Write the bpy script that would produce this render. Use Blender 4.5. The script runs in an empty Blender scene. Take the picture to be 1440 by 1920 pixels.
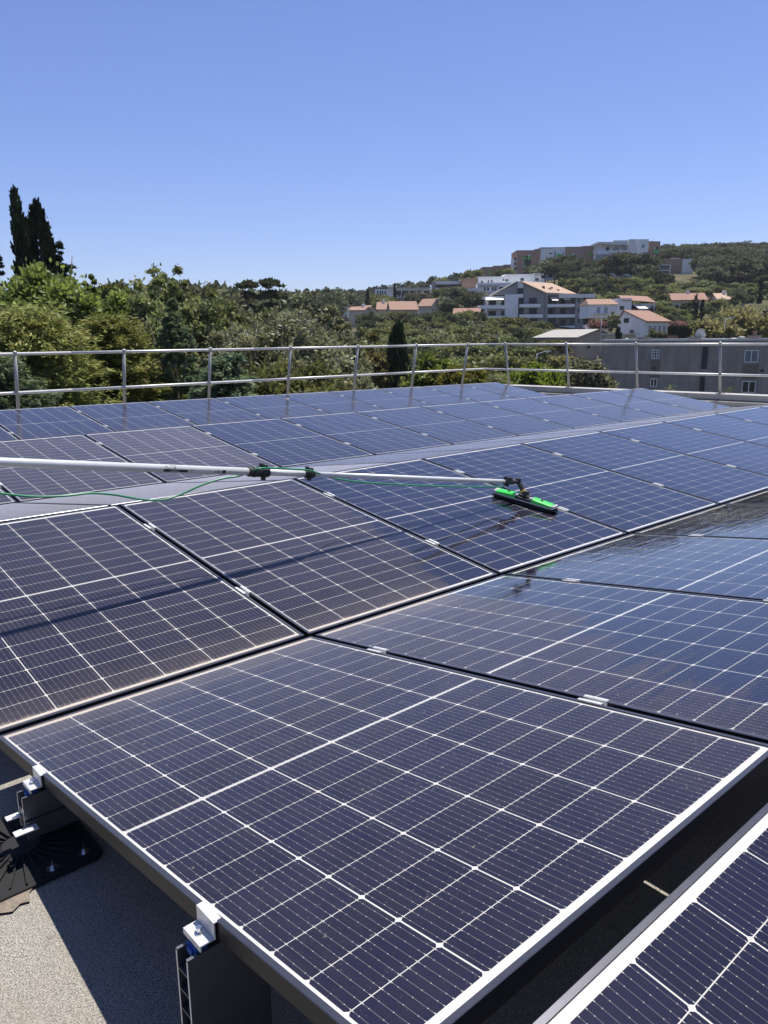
import bpy, math, random
import numpy as np
from mathutils import Vector, Matrix, Quaternion
R=math.radians
random.seed(7); rng=np.random.default_rng(11)
SC=bpy.context.scene; COL=SC.collection
# ------------------------------------------------------------------ camera, sky, sun, exposure
FPX=1448.95                                   # focal length in pixels of a 1440 px wide picture
CAM=Vector((-1.6363,-2.2839,1.1174)); HEAD,PITCH,ROLL=0.7265,0.2232,-0.0096
FW=Vector((math.sin(HEAD)*math.cos(PITCH),math.cos(HEAD)*math.cos(PITCH),-math.sin(PITCH)))
_r=Vector((math.cos(HEAD),-math.sin(HEAD),0)); _u=_r.cross(FW)
RT=_r*math.cos(ROLL)+_u*math.sin(ROLL); UP=-_r*math.sin(ROLL)+_u*math.cos(ROLL)
cd=bpy.data.cameras.new('camera'); co=bpy.data.objects.new('camera',cd); COL.objects.link(co)
co.matrix_world=Matrix(((RT.x,UP.x,-FW.x,CAM.x),(RT.y,UP.y,-FW.y,CAM.y),(RT.z,UP.z,-FW.z,CAM.z),(0,0,0,1)))
cd.sensor_fit='VERTICAL'; cd.sensor_height=24.0; cd.lens=24.0*FPX/1920
cd.clip_start=0.05; cd.clip_end=20000
SC.camera=co
SUN=Vector((0.322,0.0874,0.9427)).normalized()
w=bpy.data.worlds.new('World'); SC.world=w; w.use_nodes=True
nt=w.node_tree; nt.nodes.clear()
sky=nt.nodes.new('ShaderNodeTexSky'); sky.sky_type='NISHITA'; sky.sun_disc=False
sky.sun_elevation=math.asin(SUN.z); sky.sun_rotation=math.atan2(SUN.x,SUN.y)
sky.altitude=100; sky.air_density=1.0; sky.dust_density=0.25; sky.ozone_density=2.0
bg=nt.nodes.new('ShaderNodeBackground'); bg.inputs['Strength'].default_value=0.063
wo=nt.nodes.new('ShaderNodeOutputWorld')
tn=nt.nodes.new('ShaderNodeMix'); tn.data_type='RGBA'; tn.blend_type='MULTIPLY'; tn.inputs[0].default_value=1.0; tn.inputs[7].default_value=(.985,1.01,1.40,1)
nt.links.new(sky.outputs[0],tn.inputs[6]); nt.links.new(tn.outputs[2],bg.inputs[0]); nt.links.new(bg.outputs[0],wo.inputs[0])
sl=bpy.data.lights.new('sun','SUN'); sl.energy=4.9; sl.angle=R(0.53); sl.color=(1,0.955,0.88)
so=bpy.data.objects.new('sun',sl); COL.objects.link(so); so.rotation_mode='QUATERNION'
so.rotation_quaternion=SUN.to_track_quat('Z','Y'); so.location=(0,0,60)
SC.view_settings.view_transform='Standard'; SC.view_settings.look='None'
SC.view_settings.exposure=0.62; SC.view_settings.gamma=1.0; SC.view_settings.use_curve_mapping=False
SC.cycles.max_bounces=8; SC.cycles.transparent_max_bounces=12

# ------------------------------------------------------------------ survey helpers
def ray(u,v):
    return (FW+RT*((u-720)/FPX)-UP*((v-960)/FPX)).normalized()
HF=Vector((math.sin(HEAD),math.cos(HEAD),0)); HR=Vector((math.cos(HEAD),-math.sin(HEAD),0))
def at(u,v,d):                                # sight line at horizontal depth d
    q=ray(u,v); return CAM+q*(d/q.dot(HF))
def hit(u,v,p0,n):
    q=ray(u,v); p0=Vector(p0); n=Vector(n); return CAM+q*((p0-CAM).dot(n)/q.dot(n))
# ------------------------------------------------------------------ tags
def tag(o,label=None,cat=None,group=None,kind=None):
    if label: o['label']=label
    if cat: o['category']=cat
    if group: o['group']=group
    if kind: o['kind']=kind
    return o
def empty(name,loc=(0,0,0),rz=0):
    o=bpy.data.objects.new(name,None); COL.objects.link(o); o.empty_display_size=.1
    o.location=loc; o.rotation_euler=(0,0,rz); return o
def link(name,me,parent=None,loc=None,rot=None):
    o=bpy.data.objects.new(name,me); COL.objects.link(o)
    if parent is not None: o.parent=parent
    if loc is not None: o.location=loc
    if rot is not None: o.rotation_euler=rot
    return o
def copy_tree(o,parent=None):
    c=o.copy(); COL.objects.link(c); c.parent=parent
    for ch in o.children: copy_tree(ch,c)
    return c
# ------------------------------------------------------------------ materials
class NT:
    def __init__(s,name):
        s.m=bpy.data.materials.new(name); s.m.use_nodes=True; s.t=s.m.node_tree; s.t.nodes.clear()
        s.out=s.t.nodes.new('ShaderNodeOutputMaterial')
    def n(s,typ,**k):
        nd=s.t.nodes.new('ShaderNode'+typ)
        for a,b in k.items():
            if a[0]=='_': setattr(nd,a[1:],b)
            else:
                key=a.replace('0_','').replace('__',' ')
                s.set(nd,key,b)
        return nd
    def set(s,nd,key,b):
        inp=nd.inputs[int(key[1:])] if key[0]=='i' and key[1:].isdigit() else nd.inputs[key]
        if hasattr(b,'node'): s.t.links.new(b,inp)
        else: inp.default_value=b
    def mix(s,f,a,b,typ='MIX'):
        nd=s.t.nodes.new('ShaderNodeMix'); nd.data_type='RGBA'; nd.blend_type=typ
        for i,x in ((0,f),(6,a),(7,b)):
            if hasattr(x,'node'): s.t.links.new(x,nd.inputs[i])
            else: nd.inputs[i].default_value=(x if i==0 else (tuple(x)+(1,))[:4])
        return nd.outputs[2]
    def math(s,op,a,b=0.0,c=0.0,clamp=False):
        nd=s.t.nodes.new('ShaderNodeMath'); nd.operation=op; nd.use_clamp=clamp
        for i,x in enumerate((a,b,c)):
            if hasattr(x,'node'): s.t.links.new(x,nd.inputs[i])
            else: nd.inputs[i].default_value=x
        return nd.outputs[0]
    def mr(s,v,a,b,c=0.,d=1.,smooth=False):
        nd=s.t.nodes.new('ShaderNodeMapRange'); nd.interpolation_type='SMOOTHSTEP' if smooth else 'LINEAR'
        for i,x in enumerate((v,a,b,c,d)):
            if hasattr(x,'node'): s.t.links.new(x,nd.inputs[i])
            else: nd.inputs[i].default_value=x
        return nd.outputs[0]
    def noise(s,vec,scale,detail=3,rough=.5,dist=0.):
        nd=s.t.nodes.new('ShaderNodeTexNoise'); nd.inputs['Scale'].default_value=scale
        nd.inputs['Detail'].default_value=detail; nd.inputs['Roughness'].default_value=rough; nd.inputs['Distortion'].default_value=dist
        if vec is not None: s.t.links.new(vec,nd.inputs['Vector'])
        return nd.outputs['Fac']
    def mapping(s,vec,scale=(1,1,1),loc=(0,0,0),rot=(0,0,0)):
        nd=s.t.nodes.new('ShaderNodeMapping'); s.t.links.new(vec,nd.inputs[0])
        nd.inputs['Location'].default_value=loc; nd.inputs['Rotation'].default_value=rot; nd.inputs['Scale'].default_value=scale
        return nd.outputs[0]
    def obj(s): return s.t.nodes.new('ShaderNodeTexCoord').outputs['Object']
    def uv(s): return s.t.nodes.new('ShaderNodeTexCoord').outputs['UV']
    def pos(s): return s.t.nodes.new('ShaderNodeNewGeometry').outputs['Position']
    def rand(s): return s.t.nodes.new('ShaderNodeObjectInfo').outputs['Random']
    def bump(s,h,strength=.3,dist=.01):
        nd=s.t.nodes.new('ShaderNodeBump'); nd.inputs['Strength'].default_value=strength; nd.inputs['Distance'].default_value=dist
        s.t.links.new(h,nd.inputs['Height']); return nd.outputs[0]
    def bsdf(s,color,rough=.6,metal=0.,spec=.5,normal=None,coat=0.):
        p=s.t.nodes.new('ShaderNodeBsdfPrincipled')
        for k,x in (('Base Color',color),('Roughness',rough),('Metallic',metal),('Specular IOR Level',spec),('Coat Weight',coat)):
            if hasattr(x,'node'): s.t.links.new(x,p.inputs[k])
            else: p.inputs[k].default_value=(tuple(x)+(1,))[:4] if k=='Base Color' else x
        if normal is not None: s.t.links.new(normal,p.inputs['Normal'])
        return p.outputs[0]
    def end(s,sh): s.t.links.new(sh,s.out.inputs[0]); return s.m
def simple(name,c,rough=.6,metal=0.,var=.12,scale=6.,spec=.5,bump=0.,c2=None,coat=0.):
    t=NT(name); v=t.obj(); f=t.noise(v,scale,4,.6)
    a=tuple(x*(1-var) for x in c); b=c2 or tuple(min(1,x*(1+var)) for x in c)
    col=t.mix(t.mr(f,.3,.7),a,b)
    nm=t.bump(t.noise(v,scale*6,3),bump,.01) if bump else None
    return t.end(t.bsdf(col,rough,metal,spec,nm,coat))
M={}
M['frame']=simple('anodised_black',(.010,.010,.012),.5,0,.1,20,spec=.35)
M['lip']=simple('anodised_black_lip_sky_sheen',(.10,.10,.115),.3,.75,.1,20)  # same black frame; sheen of the sky on its top put into a paler colour
M['alu']=simple('mill_aluminium',(.62,.62,.61),.42,.45,.08,30)
M['alu_cut']=simple('sunlit_cut_aluminium',(.66,.65,.63),.4,.3,.08,30)
M['profile']=simple('shade_dark_aluminium_profile',(.16,.165,.18),.42,.85,.15,14)  # aluminium darkened in colour for the shade on the support sides
M['steel']=simple('stainless_steel',(.7,.7,.7),.22,1.,.05,30)
M['white_mark']=simple('white_print',(.78,.78,.78),.6)
M['black_plastic']=simple('black_plastic',(.014,.014,.016),.5,0,.2,30)
M['rubber']=simple('black_rubber',(.006,.006,.007),.85,0,.2,30)
M['bristle']=simple('black_bristles',(.012,.012,.013),.5,0,.3,80)
M['green_plastic']=simple('green_plastic',(.03,.50,.06),.32,0,.08,20)
M['grey_plastic']=simple('grey_plastic',(.42,.42,.42),.45)
M['yellow_ring']=simple('yellow_brass_ring',(.62,.42,.04),.3,.3)
M['blue_plastic']=simple('blue_plastic',(.012,.075,.30),.35)
M['hose']=simple('green_hose',(.02,.22,.09),.35,0,.15,8)
M['pole']=simple('clear_anodised_pole',(.62,.63,.61),.38,.25,.06,12)
M['rail']=simple('galvanised_rail',(.55,.55,.54),.5,.35,.1,9)
M['post']=simple('satin_rail_post',(.34,.34,.33),.55,.3,.1,9)
M['parapet']=simple('grey_coping',(.33,.32,.30),.55,.1,.12,3,bump=.1)
M['membrane']=simple('sunlit_membrane',(.52,.50,.45),.8,0,.12,3)  # pale tone stands in for sunlight on the roof deck

# backsheet (white laminate with its printed marks)
t=NT('white_backsheet'); v=t.obj()
M['back']=t.end(t.bsdf(t.mix(t.noise(v,9,3),(.46,.46,.45),(.53,.53,.51)),.5,0,.1))
# cell : dark silicon, vertical busbar wires with solder pads
t=NT('silicon_cell'); uv=t.uv(); sp=t.n('SeparateXYZ',Vector=uv); U,V=sp.outputs[0],sp.outputs[1]
fu=t.math('FRACT',t.math('MULTIPLY',U,10.0)); dl=t.math('ABSOLUTE',t.math('SUBTRACT',fu,.5))
line=t.mr(dl,.016,.028,1,0)
pad_v=t.math('ABSOLUTE',t.math('SUBTRACT',t.math('FRACT',t.math('MULTIPLY',V,3.0)),.5))
pad=t.math('MULTIPLY',t.mr(dl,.04,.055,1,0),t.mr(pad_v,.022,.03,1,0))
endv=t.math('ABSOLUTE',t.math('SUBTRACT',V,.5))
tick=t.math('MULTIPLY',t.mr(dl,.035,.05,1,0),t.mr(endv,.455,.465,0,1))
ln=t.math('MAXIMUM',t.math('MULTIPLY',line,.24),t.math('MULTIPLY',t.math('MAXIMUM',pad,tick),.7))
v=t.obj(); rnd=t.rand()
base=t.mix(t.mr(rnd,0,1),(.0044,.0050,.0190),(.0062,.0068,.0260))
fing=t.mr(t.math('ABSOLUTE',t.math('SUBTRACT',t.math('FRACT',t.math('MULTIPLY',V,56.0)),.5)),.35,.5)
base=t.mix(t.math('MULTIPLY',fing,.07),base,(.07,.07,.09))
col=t.mix(ln,base,(.55,.54,.52))
M['cell']=t.end(t.bsdf(col,.5,0.0,.04))
t=NT('ribbon'); M['ribbon']=t.end(t.bsdf((.42,.43,.46),.35,.5))

# glass with dust and water films (dust lies where the brush has not been yet)
def glass_material():
    t=NT('panel_glass'); p=t.pos(); sp=t.n('SeparateXYZ',Vector=p); X,Y=sp.outputs[0],sp.outputs[1]
    nz=t.noise(p,4.0,5,.62); nzs=t.math('SUBTRACT',nz,.5)
    nz2=t.math('SUBTRACT',t.noise(t.mapping(p,(1,1,1),(3,7,1)),13.,4,.6),.5)
    # row beyond the gutter (Y>0, rising away): washed to the right of a slanting drip line
    edge=t.math('ADD',t.mr(Y,0.,.95,.80,1.10),t.math('ADD',t.math('MULTIPLY',nzs,.20),t.math('MULTIPLY',nz2,t.mr(Y,0.,.5,.42,.14))))
    wet2=t.mr(t.math('SUBTRACT',X,edge),-.006,.006)
    # near row: streaks washed down, dusty tongue on the second panel
    ns=t.math('SUBTRACT',t.noise(t.mapping(p,(2.2,22,1)),1.0,4,.65),.5)
    ed1=t.math('ADD',t.mr(Y,-1.45,-.05,.20,1.12),t.math('ADD',t.math('MULTIPLY',ns,1.3),t.math('MULTIPLY',nzs,.45)))
    wet1=t.mr(t.math('SUBTRACT',X,ed1),-.05,.08)
    ed1b=t.math('ADD',t.mr(Y,-1.2,-.7,.38,.62),t.math('MULTIPLY',nz2,.10))
    wet1=t.math('MAXIMUM',wet1,t.mr(t.math('SUBTRACT',X,ed1b),.12,.14))
    inrow=t.math('GREATER_THAN',Y,0.0)
    wet=t.math('ADD',t.math('MULTIPLY',wet2,inrow),t.math('MULTIPLY',wet1,t.math('SUBTRACT',1.0,inrow)))
    farrow=t.math('GREATER_THAN',Y,1.78)
    # beyond the first ridge: two dusty panels at the left, the rest rain washed
    far_w=t.mr(t.math('ADD',X,t.math('MULTIPLY',nzs,.25)),2.25,2.32,.0,.75)
    far_w=t.math('MULTIPLY',t.math('MAXIMUM',t.math('MULTIPLY',far_w,1.2),t.mr(Y,5.4,5.5,0,.9)),t.mr(Y,3.5,3.56,.80,1.0))
    wet=t.mix(farrow,t.n('CombineXYZ',X=wet).outputs[0],t.n('CombineXYZ',X=far_w).outputs[0])
    wet=t.n('SeparateXYZ',Vector=wet).outputs[0]
    film=t.math('MULTIPLY',t.mr(X,.95,1.2),t.math('SUBTRACT',1.0,inrow))   # standing film of water on the flat near row
    wet=t.math('MAXIMUM',wet,t.math('MULTIPLY',t.math('LESS_THAN',Y,-1.76),.86))
    film2=t.math('MULTIPLY',t.math('MULTIPLY',wet2,inrow),t.math('MULTIPLY',t.mr(X,2.35,2.7,1,.15),t.math('LESS_THAN',Y,1.76)))
    # dust
    speck=t.mr(t.noise(p,210.,2,.5),.69,.74)
    speck2=t.mr(t.noise(p,90.,2,.5),.70,.735)
    speckn=t.math('MAXIMUM',speck,speck2)
    streak=t.noise(t.mapping(p,(34,7,34)),1.,4,.7)
    d=t.math('ADD',t.math('MULTIPLY',t.mr(t.noise(p,2.2,5,.6),.25,.8),.026),t.math('MULTIPLY',t.mr(streak,.35,.75),.026))
    d=t.math('ADD',d,.006)
    d=t.math('ADD',d,t.math('MULTIPLY',speckn,.22))
    # silt along the low edge by the gutter
    lo=t.math('ABSOLUTE',Y)
    silt=t.mr(t.math('ADD',lo,t.math('MULTIPLY',nz2,.045)),.020,.058,1.,0.,True)
    silt=t.math('MULTIPLY',silt,t.mr(X,.55,1.0,1,.12))
    d=t.math('ADD',d,t.math('MULTIPLY',silt,.50))
    silt2=t.mr(t.math('ADD',lo,t.math('MULTIPLY',nzs,.10)),.05,.24,.055,0.,True)
    d=t.math('ADD',d,t.math('MULTIPLY',silt2,t.mr(X,.6,1.0,1,0)))
    keep=t.math('SUBTRACT',1.0,t.math('MULTIPLY',wet,t.mr(film,0,1,.93,.99)))
    row2w=t.mix(inrow,(.0,.0,.0),(.0,.0,.0))
    d=t.math('MULTIPLY',d,keep,clamp=True)
    gn=t.t.nodes.new('ShaderNodeNewGeometry'); dp=t.t.nodes.new('ShaderNodeVectorMath'); dp.operation='DOT_PRODUCT'
    t.t.links.new(gn.outputs['Normal'],dp.inputs[0]); t.t.links.new(gn.outputs['Incoming'],dp.inputs[1])
    cosv=t.math('MAXIMUM',t.math('ABSOLUTE',dp.outputs['Value']),.10)
    d=t.math('SUBTRACT',1.0,t.math('POWER',t.math('SUBTRACT',1.0,t.math('MINIMUM',d,.97)),t.math('DIVIDE',.45,cosv)))
    # ripples
    rp=t.noise(t.mapping(p,(4,30,4),rot=(0,0,.15)),1.,3,.55)
    rp2=t.noise(p,55.,2)
    hgt=t.math('ADD',t.math('MULTIPLY',rp,film),t.math('MULTIPLY',rp2,.05))
    nm=t.bump(hgt,.045,.012)
    rough=t.math('MAXIMUM',t.mr(wet,0,1,.20,.075),0.02); rough=t.math('SUBTRACT',rough,t.math('MULTIPLY',t.math('MAXIMUM',film,film2),.05)); rough=t.math('ADD',rough,t.math('MULTIPLY',farrow,.07))
    fr=t.n('Fresnel',IOR=t.math('MAXIMUM',t.mr(wet,0,1,1.33,1.50),t.math('MAXIMUM',t.mr(film2,0,1,1.3,1.52),t.mr(film,0,1,1.3,1.75))),Normal=nm).outputs[0]
    gl=t.n('BsdfGlossy',Color=(1,1,1,1),Roughness=rough,Normal=nm).outputs[0]
    tr=t.n('BsdfTransparent',Color=(.97,.97,.98,1)).outputs[0]
    di=t.n('BsdfDiffuse',Color=(.44,.36,.285,1)).outputs[0]
    di2=t.n('BsdfDiffuse',Color=(.37,.31,.265,1)).outputs[0]
    dm=t.n('MixShader',i0=silt,i1=di2,i2=di).outputs[0]
    a=t.n('MixShader',i0=fr,i1=tr,i2=gl).outputs[0]
    b=t.n('MixShader',i0=d,i1=a,i2=dm).outputs[0]
    return t.end(b)
M['glass']=glass_material()

# roofing felt
t=NT('bitumen_felt'); p=t.pos()
g1=t.noise(p,330.,2,.6); g2=t.noise(p,3.,5,.6); g3=t.noise(p,24.,4,.6)
col=t.mix(t.mr(g1,.34,.66),(.07,.067,.062),(.42,.395,.345))
col=t.mix(t.mr(g2,.35,.7,0,.5),col,(.22,.19,.15)); col=t.mix(t.mr(g3,.62,.72,0,.35),col,(.10,.09,.08))
M['felt']=t.end(t.bsdf(col,.85,0,.3,t.bump(g1,.7,.004)))
def wall_mat(name,c,stain=.25,scale=.35,rough=.85,courses=False):
    t=NT(name); p=t.obj()
    a=t.noise(t.mapping(p,(1,1,.18)),scale*4,5,.65); b=t.noise(p,scale*14,4,.6)
    col=t.mix(t.mr(a,.35,.75,0,1),tuple(x*(1+stain*.3) for x in c),tuple(x*(1-stain) for x in c))
    col=t.mix(t.mr(b,.4,.7,0,.25),col,tuple(x*(1-stain*1.2) for x in c))
    if courses:
        z=t.n('SeparateXYZ',Vector=p).outputs[2]; f=t.math('ABSOLUTE',t.math('SUBTRACT',t.math('FRACT',t.math('DIVIDE',z,.62)),.5))
        col=t.mix(t.mr(f,.455,.48,0,.38),col,tuple(x*.55 for x in c)); st_=t.noise(t.mapping(p,(2.2,2.2,.12)),1.,4,.7); col=t.mix(t.mr(st_,.52,.7,0,.45),col,tuple(x*.5 for x in c))
    return t.end(t.bsdf(col,rough,0,.3,t.bump(b,.25,.02)))
M['concrete']=wall_mat('grey_render',(.32,.295,.27),.34,courses=True)
M['concrete_pale']=wall_mat('pale_render_band',(.24,.235,.225),.2)
M['white_wall']=wall_mat('white_render',(.86,.86,.84),.10)
M['pale_wall']=wall_mat('pale_grey_render',(.76,.76,.74),.10)
M['grey_wall']=wall_mat('warm_grey_render',(.33,.32,.305),.12)
M['brown_wall']=wall_mat('red_brown_render',(.39,.25,.18),.12)
M['cream_wall']=wall_mat('cream_render',(.55,.48,.39),.16)
M['pink_wall']=wall_mat('pinkish_render',(.46,.355,.29),.2)
M['fibre_roof']=wall_mat('fibre_cement',(.33,.315,.285),.25)
M['dark_stone']=wall_mat('reddish_fence_wall',(.24,.15,.13),.2)
M['window']=simple('dark_window_glass',(.03,.035,.04),.08,0,.3,2,spec=.8)
M['curtain']=simple('curtained_window_glass',(.17,.20,.24),.12,0,.15,2,spec=.7)
M['dark']=simple('dark_recess',(.035,.035,.04),.7)
M['white_frame']=simple('white_window_frame',(.72,.72,.72),.45)
M['shutter']=simple('grey_shutter',(.35,.36,.36),.6)
M['awning']=simple('cream_awning',(.78,.75,.68),.8)
M['green_panel']=simple('green_loggia_panel',(.10,.42,.07),.4)
M['teal_glass']=simple('greenish_glass_rail',(.10,.17,.15),.1,0,.1,1,spec=.8)
M['lamp_white']=simple('pale_lamp_metal',(.55,.55,.54),.5)
M['wood_pole']=simple('weathered_pole',(.22,.18,.14),.8)
def tile_mat(name,c):
    t=NT(name); p=t.obj(); s=t.n('SeparateXYZ',Vector=p)
    wv=t.math('ABSOLUTE',t.math('SINE',t.math('MULTIPLY',s.outputs[0],9.)))
    n1=t.noise(p,2.5,4,.65)
    col=t.mix(t.mr(n1,.3,.72),tuple(x*.72 for x in c),tuple(min(1,x*1.2) for x in c))
    col=t.mix(t.mr(wv,0,.35,.45,0),col,tuple(x*.45 for x in c))
    return t.end(t.bsdf(col,.85,0,.2))
M['tiles']=tile_mat('orange_roof_tiles',(.30,.19,.14))
M['tiles_pale']=tile_mat('pale_roof_tiles',(.44,.315,.235))
M['tiles_red']=tile_mat('red_brown_roof_tiles',(.29,.17,.13))
# ground
t=NT('hillside_ground'); p=t.pos(); a=t.noise(p,.05,6,.65); b=t.noise(p,.6,5,.7)
col=t.mix(t.mr(a,.35,.65),(.055,.065,.028),(.14,.115,.07)); col=t.mix(t.mr(b,.35,.7,0,.7),col,(.03,.038,.018))
M['ground']=t.end(t.bsdf(col,.95,0,.1))
M['bark']=simple('bark',(.11,.085,.065),.9,0,.3,5,bump=.4)
M['bark_pale']=simple('pale_bark',(.24,.21,.18),.9,0,.3,5,bump=.4)
def leaf_mat(name,c1,c2,c3=None,trans=.28,gloss=.05):
    gloss*=.5; trans=min(.5,trans*1.6); c1,c2=[tuple(x*1.3 for x in q) for q in (c1,c2)]
    t=NT(name); at_=t.t.nodes.new('ShaderNodeAttribute'); at_.attribute_name='tint'; f=at_.outputs['Fac']
    r=t.rand(); col=t.mix(f,c1,c2)
    if c3: col=t.mix(t.mr(f,.86,1.0,0,1),col,c3)
    hs=t.n('HueSaturation',Color=col,Value=t.mr(r,0,1,.62,1.42),Hue=t.mr(r,0,1,.487,.513),Saturation=t.mr(r,0,1,1.08,.9)).outputs[0]
    d=t.n('BsdfDiffuse',Color=hs).outputs[0]; tl=t.n('BsdfTranslucent',Color=hs).outputs[0]
    g=t.n('BsdfGlossy',Color=(.9,.95,1,1),Roughness=.6).outputs[0]
    a=t.n('MixShader',i0=trans,i1=d,i2=tl).outputs[0]
    return t.end(t.n('MixShader',i0=gloss,i1=a,i2=g).outputs[0])
M['l_bright']=leaf_mat('leaf_bright_green',(0.075, 0.105, 0.018),(0.21, 0.25, 0.05),None,.35,.06)
M['l_lime']=leaf_mat('leaf_lime_green',(0.12, 0.18, 0.03),(0.26, 0.34, 0.06),None,.4,.05)
M['l_jun']=leaf_mat('leaf_yellow_green_conifer',(0.085, 0.1, 0.02),(0.23, 0.225, 0.055),(.16,.13,.05),.2,.03)
M['l_cedar']=leaf_mat('leaf_blue_green_conifer',(0.055, 0.078, 0.038),(0.145, 0.18, 0.085),None,.2,.04)
M['l_olive']=leaf_mat('leaf_olive_grey',(0.085, 0.092, 0.042),(0.24, 0.235, 0.125),(.24,.23,.14),.25,.07)
M['l_oak']=leaf_mat('leaf_oak',(0.07, 0.078, 0.026),(0.19, 0.2, 0.065),None,.25,.05)
M['l_dark']=leaf_mat('leaf_dark_cypress',(0.012,0.019,0.009),(0.039,0.057,0.021),None,.12,.02)
M['l_pine']=leaf_mat('leaf_pine',(0.034, 0.04, 0.02),(0.105, 0.115, 0.052),None,.18,.02)
M['l_far']=leaf_mat('leaf_far_evergreen',(0.044,0.05,0.028),(0.14,0.145,0.075),None,.18,.02)
M['l_gold']=leaf_mat('leaf_dry_gold',(.10,.095,.032),(.21,.18,.07),None,.25,.03)
M['l_yel']=leaf_mat('leaf_yellowing',(.09,.10,.02),(.20,.19,.04),None,.4,.04)
M['l_pink']=leaf_mat('leaf_oleander_blossom',(.10,.09,.05),(.34,.17,.15),None,.3,.03)

# ------------------------------------------------------------------ mesh builder
class MB:
    def __init__(s): s.v=[]; s.f=[]; s.uv=None
    def quad(s,a,b,c,d):
        n=len(s.v); s.v+=[tuple(a),tuple(b),tuple(c),tuple(d)]; s.f.append((n,n+1,n+2,n+3)); return s
    def poly(s,pts):
        n=len(s.v); s.v+=[tuple(p) for p in pts]; s.f.append(tuple(range(n,n+len(pts)))); return s
    def box(s,x0,x1,y0,y1,z0,z1,mat=None):
        if x0>x1:x0,x1=x1,x0
        if y0>y1:y0,y1=y1,y0
        if z0>z1:z0,z1=z1,z0
        n=len(s.v)
        P=[(x0,y0,z0),(x1,y0,z0),(x1,y1,z0),(x0,y1,z0),(x0,y0,z1),(x1,y0,z1),(x1,y1,z1),(x0,y1,z1)]
        if mat is not None: P=[tuple(mat@Vector(q)) for q in P]
        s.v+=P
        s.f+=[(n,n+3,n+2,n+1),(n+4,n+5,n+6,n+7),(n,n+1,n+5,n+4),(n+1,n+2,n+6,n+5),(n+2,n+3,n+7,n+6),(n+3,n,n+4,n+7)]
        return s
    def tube(s,path,rad,seg=10,cap=True):
        path=[Vector(p) for p in path]; n0=len(s.v)
        rr=rad if isinstance(rad,(list,tuple)) else [rad]*len(path)
        up=None
        for i,p in enumerate(path):
            t=(path[min(i+1,len(path)-1)]-path[max(i-1,0)]).normalized()
            if up is None:
                a=Vector((0,0,1)) if abs(t.z)<.9 else Vector((1,0,0)); up=t.cross(a).normalized()
            up=(up-t*up.dot(t)).normalized(); b=t.cross(up)
            for k in range(seg):
                an=2*math.pi*k/seg; s.v.append(tuple(p+(up*math.cos(an)+b*math.sin(an))*rr[i]))
        for i in range(len(path)-1):
            for k in range(seg):
                a=n0+i*seg+k; b=n0+i*seg+(k+1)%seg; s.f.append((a,b,b+seg,a+seg))
        if cap:
            s.f.append(tuple(n0+k for k in reversed(range(seg)))); e=n0+(len(path)-1)*seg; s.f.append(tuple(e+k for k in range(seg)))
        return s
    def prism(s,pts,h0,h1,axis='z'):
        """pts 2D outline extruded along axis"""
        n=len(s.v); k=len(pts)
        def P(a,b,h): return {'z':(a,b,h),'y':(a,h,b),'x':(h,a,b)}[axis]
        s.v+=[P(a,b,h0) for a,b in pts]+[P(a,b,h1) for a,b in pts]
        s.f.append(tuple(n+i for i in reversed(range(k)))); s.f.append(tuple(n+k+i for i in range(k)))
        for i in range(k):
            j=(i+1)%k; s.f.append((n+i,n+j,n+k+j,n+k+i))
        return s
    def mesh(s,name,mat,smooth=False):
        me=bpy.data.meshes.new(name); me.from_pydata(s.v,[],s.f)
        if mat is not None: me.materials.append(M[mat] if isinstance(mat,str) else mat)
        if smooth: me.polygons.foreach_set('use_smooth',[True]*len(me.polygons))
        me.update(); return me
    def build(s,name,mat,parent=None,smooth=False,loc=None,rot=None,bevel=0.,segs=1):
        o=link(name,s.mesh(name,mat,smooth),parent,loc,rot)
        if bevel:
            m=o.modifiers.new('bevel','BEVEL'); m.width=bevel; m.segments=segs; m.limit_method='ANGLE'; m.angle_limit=R(40)
        return o
def fix_normals(me):
    import bmesh
    b=bmesh.new(); b.from_mesh(me); bmesh.ops.recalc_face_normals(b,faces=b.faces); b.to_mesh(me); b.free()

# ------------------------------------------------------------------ terrain
UC=np.array([-400.,200.,500.,700.,900.,1080.,1230.,1440.,1800.,2400.])
DC=np.array([0,40,70,120,160,210,260,330,420,600,1500,3200.])
ZC=np.array([
 [-9,-9,-8,-7,-6,-4,-2,0,2,3,0,-20],
 [-9,-9,-8,-7,-5,-3,0,4,8,7,0,-20],
 [-9,-9,-8,-6,-3,0,3,8,13,12,0,-20],
 [-9,-9,-8,-6,-3,3,9,17,19,17,0,-20],
 [-9,-9,-8,-5.5,-1.5,2.5,12,22,29,26,0,-20],
 [-9,-9,-8,-5,-2.5,2.5,13,25,33,31,0,-20],
 [-9,-9,-8.5,-5,0,7,15,26,36,34,0,-20],
 [-9,-9,-8.5,-4,3,8,16,26.5,36,35,0,-20],
 [-9,-9,-8,-1,9,18,27,37,43,43,5,-20],
 [-9,-9,-7,4,16,30,42,58,72,72,10,-20]],float)
def terr(u,d):
    u=min(max(u,UC[0]),UC[-1]); d=min(max(d,0),DC[-1]-1)
    i=int(np.searchsorted(UC,u,'right')-1); i=min(i,len(UC)-2); j=int(np.searchsorted(DC,d,'right')-1); j=min(j,len(DC)-2)
    a=(u-UC[i])/(UC[i+1]-UC[i]); b=(d-DC[j])/(DC[j+1]-DC[j])
    return (ZC[i,j]*(1-a)+ZC[i+1,j]*a)*(1-b)+(ZC[i,j+1]*(1-a)+ZC[i+1,j+1]*a)*b
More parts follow.
